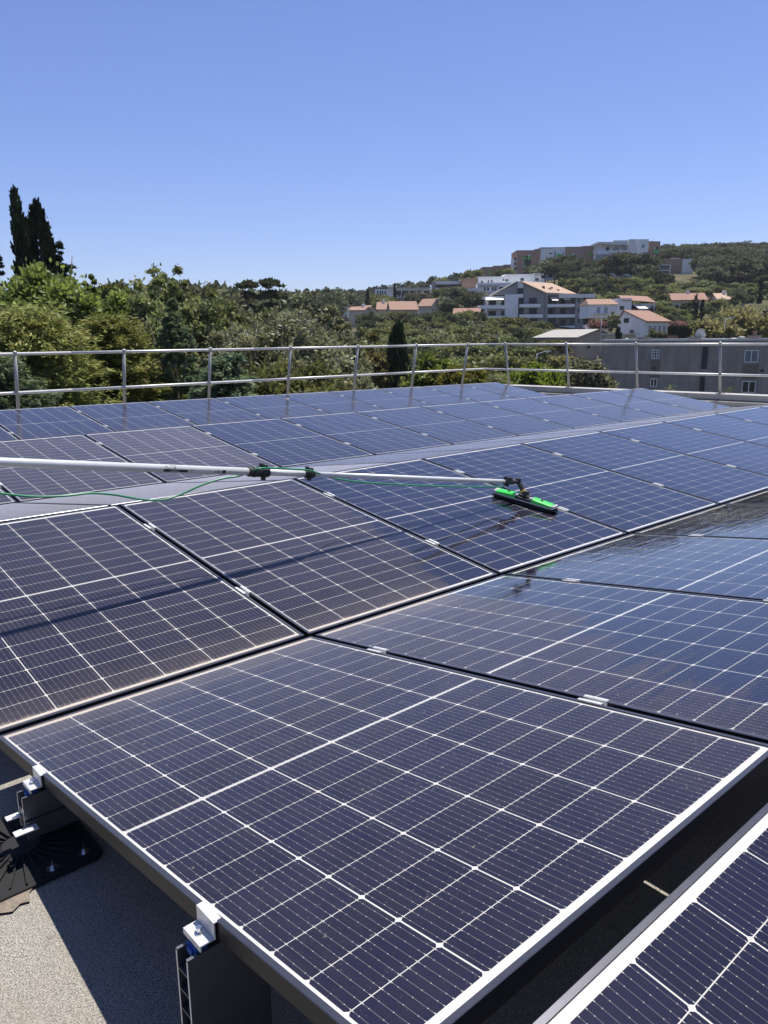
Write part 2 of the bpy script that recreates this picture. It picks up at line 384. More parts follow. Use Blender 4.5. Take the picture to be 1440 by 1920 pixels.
def ground_z(x,y):
    q=Vector((x,y,0))-Vector((CAM.x,CAM.y,0)); d=math.hypot(q.x,q.y); an=math.atan2(q.dot(HR),q.dot(HF))
    if abs(an)<R(62): u=720+FPX*math.tan(an); dd=q.dot(HF)
    else: u=-400 if an<0 else 2400; dd=d*.47
    if d<30: dd=min(dd,30)
    return terr(u,dd)
def pos(u,d):
    q=at(u,631,d); return Vector((q.x,q.y,ground_z(q.x,q.y)))
mb=MB(); NA=240; rads=[0,10,20,35,50,65,80,100,120,140,160,185,210,235,260,290,320,350,390,430,480,550,650,850,1100,1600,2300,3000]
for r_ in rads:
    for k in range(NA):
        an=2*math.pi*k/NA; x=CAM.x+r_*math.cos(an); y=CAM.y+r_*math.sin(an)
        z=ground_z(x,y)+ (random.uniform(-.6,.6) if r_>90 else 0)
        mb.v.append((x,y,z))
for i in range(len(rads)-1):
    for k in range(NA):
        a=i*NA+k; b=i*NA+(k+1)%NA; mb.f.append((a,a+NA,b+NA,b))
tag(mb.build('ground','ground',None,True),kind='structure')

# ------------------------------------------------------------------ our building: roof deck, walls, parapet
AX0,AX1=-6.0,12.5
Kc=Vector((11.72,9.3,0)); RH=-0.1; RD=Vector((-math.sin(RH),-math.cos(RH),0))    # right rail runs from the corner towards us
def rl(t,off=0.,z=0.):                        # point on the right rail line, off>0 outwards
    n=Vector((math.cos(RH),-math.sin(RH),0)); p=Kc+RD*t+n*off; p.z=z; return p
ZR=-.16
outl=[(-9,9.75),(11.72+.45,9.75),tuple(rl(12,.42)[:2]),(13.6,-9),(-9,-9)]
mb=MB(); mb.prism([(a,b) for a,b in reversed(outl)],-.5,ZR); o=mb.build('roof_surface','felt'); fix_normals(o.data); tag(o,kind='structure')
mb=MB(); mb.prism([(a*.999,b*.999) for a,b in reversed(outl)],-9.6,-.51); o=mb.build('building_walls','concrete_pale'); fix_normals(o.data); tag(o,kind='structure')
par=empty('roof_parapet',rl(5,.2,ZR)); tag(par,'low grey parapet with metal coping under the railing at the right roof edge','parapet')
inv=par.matrix_world.inverted() if False else Matrix.Translation(-Vector(par.location))
def worldpart(mb,name,mat,parent,**k):        # geometry given in world coordinates
    loc=Vector(parent.location); mb.v=[tuple(Vector(p)-loc) for p in mb.v]; return mb.build(name,mat,parent,**k)
def strip(mb,a0,a1,b0,b1,z0,z1):              # box between line offsets
    P=[]
    for z in (z0,z1):
        P+=[(*rl(a0,b0)[:2],z),(*rl(a1,b0)[:2],z),(*rl(a1,b1)[:2],z),(*rl(a0,b1)[:2],z)]
    n=len(mb.v); mb.v+=P; mb.f+=[(n,n+3,n+2,n+1),(n+4,n+5,n+6,n+7),(n,n+1,n+5,n+4),(n+1,n+2,n+6,n+5),(n+2,n+3,n+7,n+6),(n+3,n,n+4,n+7)]
m_=MB(); strip(m_,-.3,11,.10,.36,ZR,.0); worldpart(m_,'wall','parapet',par)
seg=[-.3,2.1,4.5,6.9,9.3,11]
for a,b in zip(seg,seg[1:]):
    m_=MB(); strip(m_,a+.004,b-.004,.06,.42,.002,.045); strip(m_,a+.004,b-.004,.06,.075,-.05,.001); worldpart(m_,'coping','alu' if False else 'parapet',par)
m_=MB(); strip(m_,-.3,11,-.10,.098,ZR,-.075); worldpart(m_,'upstand','parapet',par)
par2=empty('roof_parapet',(3,9.6,ZR)); tag(par2,'low grey parapet behind the last row of solar panels','parapet')
m_=MB(); m_.box(-8.9,11.5,9.45,9.7,ZR,-.02); worldpart(m_,'wall','parapet',par2)
m_=MB(); m_.box(-8.9,11.5,9.42,9.74,-.018,.02); worldpart(m_,'coping','parapet',par2)
# sunlit stretch of deck by the parapet, its brightness painted as a pale layer
fl=MB(); strip(fl,3.5,7.0,-.75,-.2,ZR+.004,ZR+.008); o=fl.build('sunlit_membrane_strip','membrane'); tag(o,'sunlit stretch of roof membrane by the right parapet, painted as a pale strip','membrane strip')

# ------------------------------------------------------------------ guard rail
gr=empty('guard_railing',(6,9.3,ZR)); tag(gr,'galvanised two-bar safety railing with inward leaning posts round the roof edge','railing')
ZT,ZM=.93,.39
def railpart(name,pts,rad,mat='rail'):
    m_=MB(); m_.tube(pts,rad,12); worldpart(m_,name,mat,gr,smooth=True)
LX=[-2.95,-1.35,.25,1.83,3.40,4.87,6.47,8.03,9.58,11.13]
def left_rail(x,z): return Vector((x,9.3+(ZT-z)*.17,z))
def right_rail(t,z): return rl(t,(ZT-z)*.22,z)
corner_t=left_rail(11.72,ZT); corner_m=left_rail(11.76,ZM)
for z,cn in ((ZT,corner_t),(ZM,corner_m)):
    nm='top_rail' if z==ZT else 'mid_rail'
    xs=LX+[None]
    pts=[left_rail(x,z) for x in (-4.5,-.6,2.6,5.7,8.8)]+[cn]
    for a,b in zip(pts,pts[1:]): railpart(nm,[a,b],.0215)
    ts=[.0,3.0,6.0,9.0,12.0]
    pts=[cn]+[right_rail(t_,z) for t_ in ts[1:]]
    for a,b in zip(pts,pts[1:]): railpart(nm,[a,b],.0215)
def post(base,top,inward):
    ax=(top-base).normalized()
    m_=MB(); m_.tube([base,top],.024,10); worldpart(m_,'post','post',gr,smooth=True)
    m_=MB(); m_.tube([top-ax*.015,top+ax*.03,top+ax*.042],[.03,.03,.014],12); worldpart(m_,'cap','post',gr,smooth=True); m_=MB()
    mid=base+(top-base)*((ZM-base.z)/(top.z-base.z)); m_.tube([mid-ax*.03,mid+ax*.03],.031,12)
    worldpart(m_,'fitting','post',gr,smooth=True)
    m_=MB(); m_.box(base.x-.06,base.x+.06,base.y-.06,base.y+.06,base.z-.012,base.z); worldpart(m_,'base_plate','post',gr)
for x in LX: post(left_rail(x,.03),left_rail(x,ZT),None)
for t_ in (.52,2.0,3.5,5.08,6.66,8.24): post(right_rail(t_,.058),right_rail(t_,ZT),None)

# ------------------------------------------------------------------ solar panels
TILT=.1443; PW,PL,PX=1.124,1.722,1.144
CW,CH=.178,.0900
gx=.0034; gy=.0020; gc=.011
cellx=[(i-2.5)*(CW+gx) for i in range(6)]
celly=[s*(gc/2+CH/2+j*(CH+gy)) for s in (-1,1) for j in range(9)]
ct=np.cos(TILT); st=np.sin(TILT)
def cell_outline(ch=.0048):
    a,b=CW/2,CH/2
    return [(-a+ch,-b),(a-ch,-b),(a,-b+ch),(a,b-ch),(a-ch,b),(-a+ch,b),(-a,b-ch),(-a,-b+ch)]
def cells_mesh(centres,name):
    V=[];F=[];UVs=[]
    o_=cell_outline()
    for cx,cy in centres:
        n=len(V); V+=[(cx+a,cy+b,-.0032) for a,b in o_]; F.append(tuple(range(n,n+8))); UVs+=[((a+CW/2)/CW,(b+CH/2)/CH) for a,b in o_]
        if len(centres)==1:
            V+=[(cx+a,cy+b,-.0034) for a,b in o_]
            for i in range(8): F.append((n+8+i,n+8+(i+1)%8,n+(i+1)%8,n+i))
            UVs+=[q for i in range(8) for q in ((0,0),)*4]
    me=bpy.data.meshes.new(name); me.from_pydata(V,[],F); me.materials.append(M['cell'])
    ul=me.uv_layers.new(name='UVMap'); flat=[c for q in UVs for c in q]; ul.data.foreach_set('uv',flat); me.update(); return me
ME_cell=cells_mesh([(0,0)],'cell'); ME_grid=cells_mesh([(x,y) for x in cellx for y in celly],'cells')
def frame_mesh():
    m_=MB(); W,L_,h,lw=PW/2,PL/2,.035,.0115
    O=[(-W,-L_),(W,-L_),(W,L_),(-W,L_)]; I=[(-W+lw,-L_+lw),(W-lw,-L_+lw),(W-lw,L_-lw),(-W+lw,L_-lw)]
    n=0; m_.v=[(a,b,-h) for a,b in O]+[(a,b,-.0012) for a,b in O]+[(a*(1-.0012/W),b*(1-.0012/L_),0) for a,b in O]+[(a,b,0) for a,b in I]+[(a,b,-.0045) for a,b in I]+[(a,b,-h) for a,b in I]
    for ring in range(5):
        for i in range(4):
            j=(i+1)%4; a=ring*4; m_.f.append((a+i,a+j,a+4+j,a+4+i))
    for i in range(4):
        j=(i+1)%4; m_.f.append((20+i,20+j,j,i))
    me=m_.mesh('frame','frame'); me.materials.append(M['lip'])
    for k,p_ in enumerate(me.polygons): p_.material_index=1 if 4<=k<12 else 0
    return me
ME_frame=frame_mesh()
ME_back=MB().box(-PW/2+.004,PW/2-.004,-PL/2+.004,PL/2-.004,-.007,-.0035).mesh('backsheet','back')
ME_glass=MB().quad((-PW/2+.0114,-PL/2+.0114,-.0012),(PW/2-.0114,-PL/2+.0114,-.0012),(PW/2-.0114,PL/2-.0114,-.0012),(-PW/2+.0114,PL/2-.0114,-.0012)).mesh('glass','glass')
m_=MB()
for y0,y1 in ((-.0036,-.0022),(.0022,.0036)): m_.box(-PW/2+.022,PW/2-.022,y0,y1,-.0038,-.0033)
ME_ribbon=m_.mesh('ribbon','ribbon')
def clamp_mesh(wide=.5):
    m_=MB(); L2=.036
    m_.box(-.019,-.0105,-L2,L2,.0005,.0045); m_.box(.0105,.019,-L2,L2,.0005,.0045)
    m_.box(-.0095,-.007,-L2,L2,-.024,.0035); m_.box(.007,.0095,-L2,L2,-.024,.0035)
    m_.box(-.0069,.0069,-L2,L2,-.026,-.0215)
    m_.tube([(0,0,-.0214),(0,0,-.013)],.0055,8)
    return m_.mesh('clamp','alu')
ME_clamp=clamp_mesh()
ORD=['first','second','third','fourth','fifth','sixth','seventh','eighth','ninth','tenth','eleventh']
def panel(kx,xc,y0,z0,rise,detail,label,clamps=(),yaw=0.,sx=0.,cat='solar panel',group='solar panels in rows on the roof'):
    """y0,z0 = low edge, rise=+1 climbs towards +Y, -1 climbs towards the camera"""
    y=y0+rise*PL/2*ct; z=z0+PL/2*st
    e=empty('solar_panel',(xc,y,z+sx*xc)); e.rotation_euler=(rise*TILT,-sx,yaw)
    tag(e,label,cat,group)
    link('frame',ME_frame,e); link('backsheet',ME_back,e); link('middle_ribbon',ME_ribbon,e)
    if detail:
        for x in cellx:
            for yy in celly: link('cell',ME_cell,e,(x,yy,0))
    else:
        tag(link('cell_grid',ME_grid,e),kind='stuff')
    link('glass',ME_glass,e)
    for tt in clamps: link('clamp',ME_clamp,e,(PX/2,rise*(tt-PL/2),0))
    return e
CL2=(.46,1.34); CLF=(.38,1.25)
X0=-PX
def xk(k): return (k+.5)*PX
# E : corner panel at our feet
for k in (-1,0):
    lab=['solar panel nearest the camera at the bottom right corner, across the dark ridge gap','solar panel at the right of the nearest one, mostly outside the picture'][k+1]
    panel(k,xk(k),-1.788-PL*ct,.25-PL*st,1,True,lab,(.46,1.34))
# F : near row, descends away from us to the first gutter
labF={-1:'large dusty solar panel filling the foreground, its left edge on two aluminium supports',
 0:'half washed solar panel behind the large foreground one, blue at its right end',
 1:'wet solar panel below the green brush mirroring it and the sky',
 2:'wet solar panel mirroring dark trees at the right edge, near row',
 3:'wet solar panel farthest right in the near row, a dark sliver at the edge'}
for k in range(-1,4): panel(k,xk(k)+.011,-.013,0.,-1,True,labF[k],CLF)
lab2={-1:'dusty solar panel at the left, crossed by the shadow of the pole',
 0:'dusty solar panel with a washed corner and drip marks below the pole',
 1:'clean solar panel on which the green brush stands',
 2:'clean solar panel just right of the green brush with a few water splashes',
 3:'clean solar panel two places right of the green brush, in front of the main ridge',
 4:'clean solar panel three places right of the green brush, in front of the main ridge',
 5:'clean solar panel four places right of the green brush at the right side',
 6:'clean solar panel five places right of the green brush near the right edge',
 7:'clean solar panel six places right of the green brush, top end below the railing'}
for k in range(-1,8): panel(k,xk(k),.013,0.,1,k<=4,lab2[k],CL2)
# X : row behind the ridge, seen at a grazing angle
for k in range(-1,10):
    panel(k,xk(k),3.540,-.022,-1,False,f'grey grazing-angle solar panel behind the main ridge, {ORD[k+1]} from the left',(),0,-.0065)
for k in range(-1,10):
    lab=('dusty ' if k<2 else 'blue ')+f'solar panel in the row just beyond the pole, {ORD[k+1]} from the left'
    if k==9: lab='blue solar panel at the right end of the middle row, beside the parapet'
    panel(k,xk(k)+.026,3.566,-.022,1,False,lab,CL2,0,-.0065)
for k in range(0,10):
    lab=f'blue solar panel in the farthest row by the railing, {ORD[k+1]} from the left'
    if k==9: lab='blue solar panel at the right end of the farthest row, below the railing corner'
    panel(k,xk(k),7.03,-.012,1,False,lab,CL2,0,-.009)

# ------------------------------------------------------------------ supports at the left edge of the foreground panel
def support(t,zt,depth,label,foot):
    y=-.013-t*ct; z=t*st; xe=X0+.010+.011         # frame outer left edge x
    e=empty('panel_support',(xe,y,ZR)); tag(e,label,'support','aluminium supports under the foreground panel')
    x0,x1=-.052,.10; hw=.0205; zt-=ZR
    zb=depth-ZR
    m_=MB()      # U-shaped top and hollow ladder section, extruded along x
    tw=.0042
    m_.box(x0,x1,-hw,-hw+tw,zb,zt); m_.box(x0,x1,hw-tw,hw,zb,zt)
    m_.box(x0,x1,-hw,-hw+.006,zt,zt+.003); m_.box(x0,x1,hw-.006,hw,zt,zt+.003)
    zz=zt-.032
    while zz>zb+.002:
        m_.box(x0,x1,-hw+tw+.0002,hw-tw-.0002,zz-.0025,zz); zz-=.040
    m_.box(x0,x1,-hw+tw+.0002,hw-tw-.0002,zb,zb+.0025)
    if foot: m_.box(x0+.001,x0+.004,-hw+tw+.0002,hw-tw-.0002,zb+.003,zt-.036)
    m_.build('profile','profile',e)
    # saw-cut end rim, its sunlit brightness put into a paler colour
    m_=MB()
    m_.box(x0-.0006,x0-.0001,-hw,-hw+tw,zb,zt); m_.box(x0-.0006,x0-.0001,hw-tw,hw,zb,zt)
    m_.build('cut_end','alu_cut',e)
    m_=MB(); zc=z-ZR                         # end clamp, Z shaped
    m_.box(-.0035,.010,-.029,.029,zc+.0008,zc+.0038); m_.box(-.0068,-.0036,-.029,.029,zc-.029,zc+.0038)
    m_.box(-.030,-.0069,-.029,.029,zc-.029,zc-.0255); m_.box(-.0333,-.0301,-.029,.029,zc-.037,zc-.0255)
    m_.build('end_clamp','alu',e,rot=(0,0,0),bevel=.0006)
    m_=MB(); m_.tube([(-.019,0,zc-.0254),(-.019,0,zc-.0235)],.0078,16); m_.tube([(-.019,0,zc-.0234),(-.019,0,zc-.0145)],.0052,6); m_.tube([(-.019,0,zc-.040),(-.019,0,zc-.0295)],.003,8)
    m_.build('bolt','steel',e)
    m_=MB(); m_.box(-.034,-.012,-.014,.014,zt-.012,zc-.040); m_.box(-.039,-.0341,-.008,.008,zt-.004,zc-.045); m_.build('channel_nut','blue_plastic',e)
    return e
support(1.255,.130,-.155,'tall hollow aluminium support with end clamp under the lower left edge of the foreground panel',False)
s2=support(.375,.006,-.085,'short aluminium support with side tabs and end clamp near the left picture edge',True)
m_=MB()
m_.box(-.085,-.053,.008,.030,-.02-ZR-.035,-.02-ZR-.032); m_.build('tab','alu_cut',s2)
m_=MB(); m_.box(-.085,-.03,-.055,-.030,-.02-ZR-.047,-.02-ZR-.044); m_.build('tab','alu_cut',s2)
m_=MB(); m_.box(-.0525,.13,-.0262,-.0240,.055,.105); m_.box(-.0535,-.03,-.0285,-.0263,.101,.1035); m_.box(-.0535,-.03,-.0285,-.0263,.0955,.098); m_.build('lower_bracket','profile',s2)
# foot plate
fp=empty('foot_plate',(X0-.035,-.36,ZR)); tag(fp,'black ribbed plastic foot plate bolted to the roof under the short support','foot plate')
m_=MB(); m_.prism([(-.12,-.17),(.13,-.17),(.15,-.15),(.15,.15),(.13,.17),(-.12,.17),(-.14,.15),(-.14,-.15)],.001,.012); m_.build('plate','rubber',fp,bevel=.002)
m_=MB()
for k in range(28):
    an=2*math.pi*k/28; ca,sa=math.cos(an),math.sin(an); r1=min(.13/max(abs(ca),.01),.16/max(abs(sa),.01),.165)
    a=Vector((ca*.05,sa*.05,0)); b=Vector((ca*r1,sa*r1,0)); nn=Vector((-sa,ca,0))*.0018
    P=[a-nn,b-nn,b+nn,a+nn]; n=len(m_.v); m_.v+=[(q.x,q.y,.0122) for q in P]+[(P[0].x,P[0].y,.021),(P[1].x,P[1].y,.018),(P[2].x,P[2].y,.018),(P[3].x,P[3].y,.021)]
    m_.f+=[(n+4,n+5,n+6,n+7),(n,n+1,n+5,n+4),(n+1,n+2,n+6,n+5),(n+2,n+3,n+7,n+6),(n+3,n,n+4,n+7)]
m_.build('ribs','rubber',fp)
m_=MB(); m_.tube([(0,0,.0122),(0,0,.022)],[.06,.045],24); m_.build('hub','rubber',fp,smooth=False)
for bx,by in ((-.105,-.13),(-.105,.0),(.11,-.13),(.03,-.14)):
    m_=MB(); m_.tube([(bx,by,.0122),(bx,by,.0145)],.014,16); m_.tube([(bx,by,.0146),(bx,by,.021)],.007,6); m_.tube([(bx,by,.0211),(bx,by,.034)],.0035,8); m_.build('bolt','steel',fp)
# felt lap and worn patch on the deck (real thin layers)
def sheet(name,pts,z0,z1,mat):
    m_=MB(); m_.prism(pts,z0,z1); o=m_.build(name,mat); fix_normals(o.data); return o
pts=[(-1.42,-.55)]
lap=[(-2.4,-.62)]; x=-2.4
edge=[]
for i in range(40):
    y_=-.30-.05*i; edge.append((-1.345+.006*math.sin(i*1.7)+random.uniform(-.003,.003),y_))
o=sheet('felt_lap',[(-3.2,-.30)]+[(-3.2,-2.25)]+list(reversed(edge)),ZR+.0008,ZR+.0045,'felt'); tag(o,kind='structure')
pp=[]
for i in range(26):
    an=2*math.pi*i/26; pp.append((-1.275+.085*math.cos(an)*(1+random.uniform(-.18,.18)),-.49+.085*math.sin(an)*(1+random.uniform(-.18,.18))))
M['worn']=simple('worn_felt',(.20,.165,.13),.9,0,.35,60,bump=.6)
o=sheet('worn_felt_patch',pp,ZR+.005,ZR+.0062,'worn'); tag(o,kind='structure')

# ------------------------------------------------------------------ cleaning pole and brush
G=Vector((2.056,.705,.238)); A=Vector((.2225,.6672,.527)); D=(A-G).normalized(); LEN=4.35
B=G+D*(.0); cp2=G+(A-G)*.78
nrm2=Vector((0,-st,ct)); 
def pt(u):                                   # point on the pole seen at column u
    lo,hi=-1.,5.
    for _ in range(50):
        m=(lo+hi)/2; q=G+D*m-CAM; uu=720+FPX*q.dot(RT)/q.dot(FW)
        if uu>u: lo=m
        else: hi=m
    return lo
tA,tB=pt(484),pt(579)
pl=empty('cleaning_pole',tuple(G)); tag(pl,'long telescopic aluminium cleaning pole with green brush head resting on a blue panel','cleaning brush')
Lp=Matrix.Translation(-G)
def pp_(name,mat,path,rad,seg=20,smooth=True,**k):
    m_=MB(); m_.tube([Vector(p)-G for p in path],rad,seg); return m_.build(name,mat,pl,smooth=smooth,**k)
pp_('pole_section','pole',[G+D*.0,G+D*(tB+.01)],.0125)
pp_('pole_section','pole',[G+D*(tB+.0105),G+D*(tA+.01)],.0148)
pp_('pole_section','pole',[G+D*(tA+.0105),G+D*LEN],.0172)
side=D.cross(Vector((0,0,1))).normalized(); upv=side.cross(D).normalized()
def collar(t0,t1,r,big):
    m_=MB(); n=5 if big else 3
    segs=[]
    L_=t1-t0
    for i in range(n):
        a=t0+L_*i/n; b=t0+L_*(i+.78)/n; rr=r*(1.06 if i%2 else .98)
        m_.tube([D*a,D*(a+.003),D*(b-.003),D*b],[rr*.93,rr,rr,rr*.93],20)
    m_.tube([D*(t0+.002),D*(t1-.002)],r*.86,20)
    o=m_.build('coupling','black_plastic',pl,smooth=False)
    m_=MB()
    M3=Matrix((( D.x,side.x,upv.x,0),(D.y,side.y,upv.y,0),(D.z,side.z,upv.z,0),(0,0,0,1)))
    m_.box(t0+.008,t0+.045,-.008,.008,r*.9,r*1.5,M3); m_.box(t0+.036,t0+.046,-.012,.012,r*.95,r*1.75,M3)
    m_.box(t0+.015,t0+.035,-.008,.006,-r*1.55,-r*.9,M3)
    m_.build('clamp_lever','black_plastic',o,bevel=.0015)
collar(tA-.055,tA+.058,.0232,True); collar(tB-.028,tB+.030,.0200,False)
# gooseneck joint
bc=Vector((2.140,.650,0)); bc.z=(bc.y-.013)*math.tan(TILT)+.0
J0=G-D*.02; 
m_=MB(); m_.tube([D*.05,D*-.03],.019,16); m_.tube([D*.045+upv*.012,D*.045+upv*.03],.010,10); m_.tube([D*.02-upv*.03,D*.02+upv*.014],.015,12)
m_.box(.0,.035,-.020,.020,.010,.026,Matrix(((D.x,side.x,upv.x,0),(D.y,side.y,upv.y,0),(D.z,side.z,upv.z,0),(0,0,0,1))))
m_.build('pole_socket','black_plastic',pl)
top=G-D*.10; top=top+Vector((0,0,.003))
m_=MB(); m_.tube([-D*.03,-D*.06,-D*.09],.0125,14); m_.build('joint_tube','black_plastic',pl,smooth=True)
el=-D*.098
hd=bc+nrm2*.050-G
m_=MB(); m_.tube([el+D*.012,el,el+(hd-el)*.25,el+(hd-el)*.62],[.0145,.0165,.016,.0145],14); m_.tube([el+nrm2*.008,el+nrm2*.026],.011,10); m_.box(el.x-.022,el.x-.008,el.y-.012,el.y+.012,el.z+.008,el.z+.024)
m_.build('elbow','black_plastic',pl,smooth=False)
m_=MB(); m_.tube([el+(hd-el)*.62,el+(hd-el)*.74],.0185,16); m_.build('ring','yellow_ring',pl)
# brush head in its own frame
hx=Vector((.072,-.40*ct,-.40*st)).normalized(); hx=(hx-nrm2*hx.dot(nrm2)).normalized(); hy=nrm2.cross(hx)
M4=Matrix(((hx.x,hy.x,nrm2.x,0),(hx.y,hy.y,nrm2.y,0),(hx.z,hy.z,nrm2.z,0),(0,0,0,1)))
M4=Matrix.Translation(bc-G)@M4
HL=.205
bh=link('brush_head',None,pl); 
bpy.data.objects.remove(bh)
m_=MB(); 
for s0,s1 in ((-HL+.012,-.055),(.055,HL-.012)):   # two green wings, higher towards the middle
    hin,hout=.058,.048
    za,zb=(hout,hin) if s0<0 else (hin,hout)
    sec=lambda x,z:[(x,-.032,.030),(x,-.032,z-.008),(x,-.018,z),(x,.018,z),(x,.032,z-.008),(x,.032,.030)]
    n=len(m_.v); m_.v+=[tuple(M4@Vector(q)) for q in sec(s0,za)+sec(s1,zb)]
    m_.f+=[(n+5,n+4,n+3,n+2,n+1,n),(n+6,n+7,n+8,n+9,n+10,n+11)]+[(n+i,n+i+1,n+i+7,n+i+6) for i in range(5)]+[(n+5,n,n+6,n+11)]
head=m_.build('brush_block','green_plastic',pl,bevel=.002,segs=2)
m_=MB(); n_=len(m_.v); m_.box(-.0548,.0548,-.030,.030,.026,.046,M4); m_.box(-.034,.034,-.022,.022,.0461,.062,M4); m_.build('hub','black_plastic',head,bevel=.004,segs=2)
m_=MB(); m_.box(.040,.062,-.034,-.012,.046,.060,M4); m_.box(-.062,-.040,-.034,-.012,.046,.060,M4); m_.build('hub_lug','grey_plastic',head,bevel=.003)
m_=MB(); m_.tube([M4@Vector((0,0,.058)),M4@Vector((0,0,.085))],[.024,.017],16); m_.build('swivel','black_plastic',head)
for s in (-1,1):
    m_=MB(); m_.prism([(s*(HL-.0118),-.036),(s*(HL+.004),-.030),(s*(HL+.008),0),(s*(HL+.004),.030),(s*(HL-.0118),.036)],.026,.046); m_.v=[tuple(M4@Vector(q)) for q in m_.v]; o=m_.build('end_cap','grey_plastic',head,bevel=.003); 
    m_=MB()
    for s2_ in (-1,1): pass
    m_.tube([M4@Vector((s*.115,-.004,.052)),M4@Vector((s*.115,-.004,.061))],.0065,10); m_.box(s*.115-.012,s*.115+.012,-.012,.004,.0515,.0535 if True else .06,M4); m_.build('water_jet','black_plastic',head)
m_=MB(); m_.box(-HL,HL,-.0345,-.030,.024,.030,M4); m_.box(-HL,HL,.030,.0345,.024,.030,M4); m_.build('edge_strip','grey_plastic',head)
m_=MB(); m_.box(-HL,HL,-.034,.034,.016,.0235,M4)
for i in range(900):                         # bristle tufts
    x=random.uniform(-HL-.004,HL+.004); y=random.choice((-1,1))*random.uniform(.018,.037) if random.random()<.7 else random.uniform(-.034,.034)
    dx,dy=random.uniform(-.006,.006),random.uniform(-.006,.006)+ (.006 if y>0 else -.006)
    a=.0017
    P=[(x-a,y,.020),(x+a,y,.020),(x+a+dx,y+dy,.0015),(x-a+dx,y+dy,.0015)]
    m_.quad(*[M4@Vector(q) for q in P]); P=[(x,y-a,.020),(x,y+a,.020),(x+dx,y+a+dy,.0015),(x+dx,y-a+dy,.0015)]; m_.quad(*[M4@Vector(q) for q in P])
m_.build('bristles','bristle',head); 
# lettering on the pole
def pole_text(txt,u,size,ang,mat,ext=0.,rad=.0174,bold=False):
    c=bpy.data.curves.new('txt','FONT'); c.body=txt; c.size=size; c.resolution_u=3
    if bold: c.offset=size*.02
    ob=bpy.data.objects.new('txt',c); COL.objects.link(ob); dg=bpy.context.evaluated_depsgraph_get(); dg.update()
    me=bpy.data.meshes.new_from_object(ob.evaluated_get(dg)); bpy.data.objects.remove(ob)
    tm=pt(u)
    tocam=(CAM-(G+D*tm)); tocam=(tocam-D*tocam.dot(D)).normalized(); oth=tocam.cross(D).normalized()
    if oth.z<0: oth=-oth
    for v_ in me.vertices:
        x,y=v_.co.x,v_.co.y; ph=ang+y/rad
        q=D*(tm-x)+ (tocam*math.cos(ph)+oth*math.sin(ph))*rad
        v_.co=q
    me.materials.clear(); me.materials.append(M[mat]); o=link('lettering',me,pl); return o
pole_text('nLITE',306,.021,.05,'black_plastic',bold=True)
def pole_patch(u0,u1,a0,a1,mat,rad=.01732,name='label_print'):
    t0,t1=pt(u0),pt(u1); tm=(t0+t1)/2; tocam=(CAM-(G+D*tm)); tocam=(tocam-D*tocam.dot(D)).normalized(); oth=tocam.cross(D).normalized()
    if oth.z<0: oth=-oth
    m_=MB(); n=6
    for i in range(n+1):
        ph=a0+(a1-a0)*i/n; q=(tocam*math.cos(ph)+oth*math.sin(ph))*rad
        m_.v+=[tuple(q+D*t0),tuple(q+D*t1)]
    m_.f=[(2*i,2*i+1,2*i+3,2*i+2) for i in range(n)]
    return m_.build(name,mat,pl,smooth=True)
pole_patch(304,349,-.85,-.15,'black_plastic'); pole_text('connect',316,.0125,-.74,'white_mark',rad=.01755)
pole_text('ALU',353,.008,-.30,'black_plastic')
pole_patch(413,420,-.65,.15,'black_plastic')
for i,uu in enumerate(range(400,412,3)): pole_patch(uu,uu+1,-.70,.05+.12*(i%3),'black_plastic')
for i,uu in enumerate((424,428,434,440,446)): pole_patch(uu,uu+(2 if i%2 else 1),-.45,-.2+.1*(i%2),'shutter')
# ------------------------------------------------------------------ hose
def spline(pts,n=10):
    pts=[Vector(p) for p in pts]; out=[]
    P=[pts[0]]+pts+[pts[-1]]
    for i in range(1,len(P)-2):
        for k in range(n):
            t_=k/n; a,b,c,d=P[i-1],P[i],P[i+1],P[i+2]
            out.append(.5*((2*b)+(c-a)*t_+(2*a-5*b+4*c-d)*t_*t_+(3*b-a-3*c+d)*t_**3))
    out.append(P[-2]); return out
hp=[]
for u,v,y in ((-160,905,.74),(-60,918,.74),(0,925,.74),(60,931,.74),(120,930,.74),(170,925,.74),(215,928,.74),(262,936,.74),(300,938,.74),(335,929,.74),(375,911,.73),(415,898,.72),(450,892,.71)):
    hp.append(hit(u,v,(0,y,0),(0,1,0)))
hp+= [G+D*(tA+.02)+side*-.024+upv*.016, G+D*(tA-.06)+upv*.022+side*-.02,G+D*(tB+.03)+upv*.020+side*-.018,G+D*(tB-.03)+upv*.010-side*.02]
for u,v in ((640,899),(700,906),(760,909),(820,911.5),(880,912.5),(925,912.5),(945,913)): hp.append(hit(u,v,(0,.74 if u<930 else .72,0),(0,1,0)))
m_=MB(); m_.tube(spline(hp,8),.0042,10); o=m_.build('water_hose','hose',smooth=True); tag(o,'thin green water hose hanging along the aluminium cleaning pole','hose')

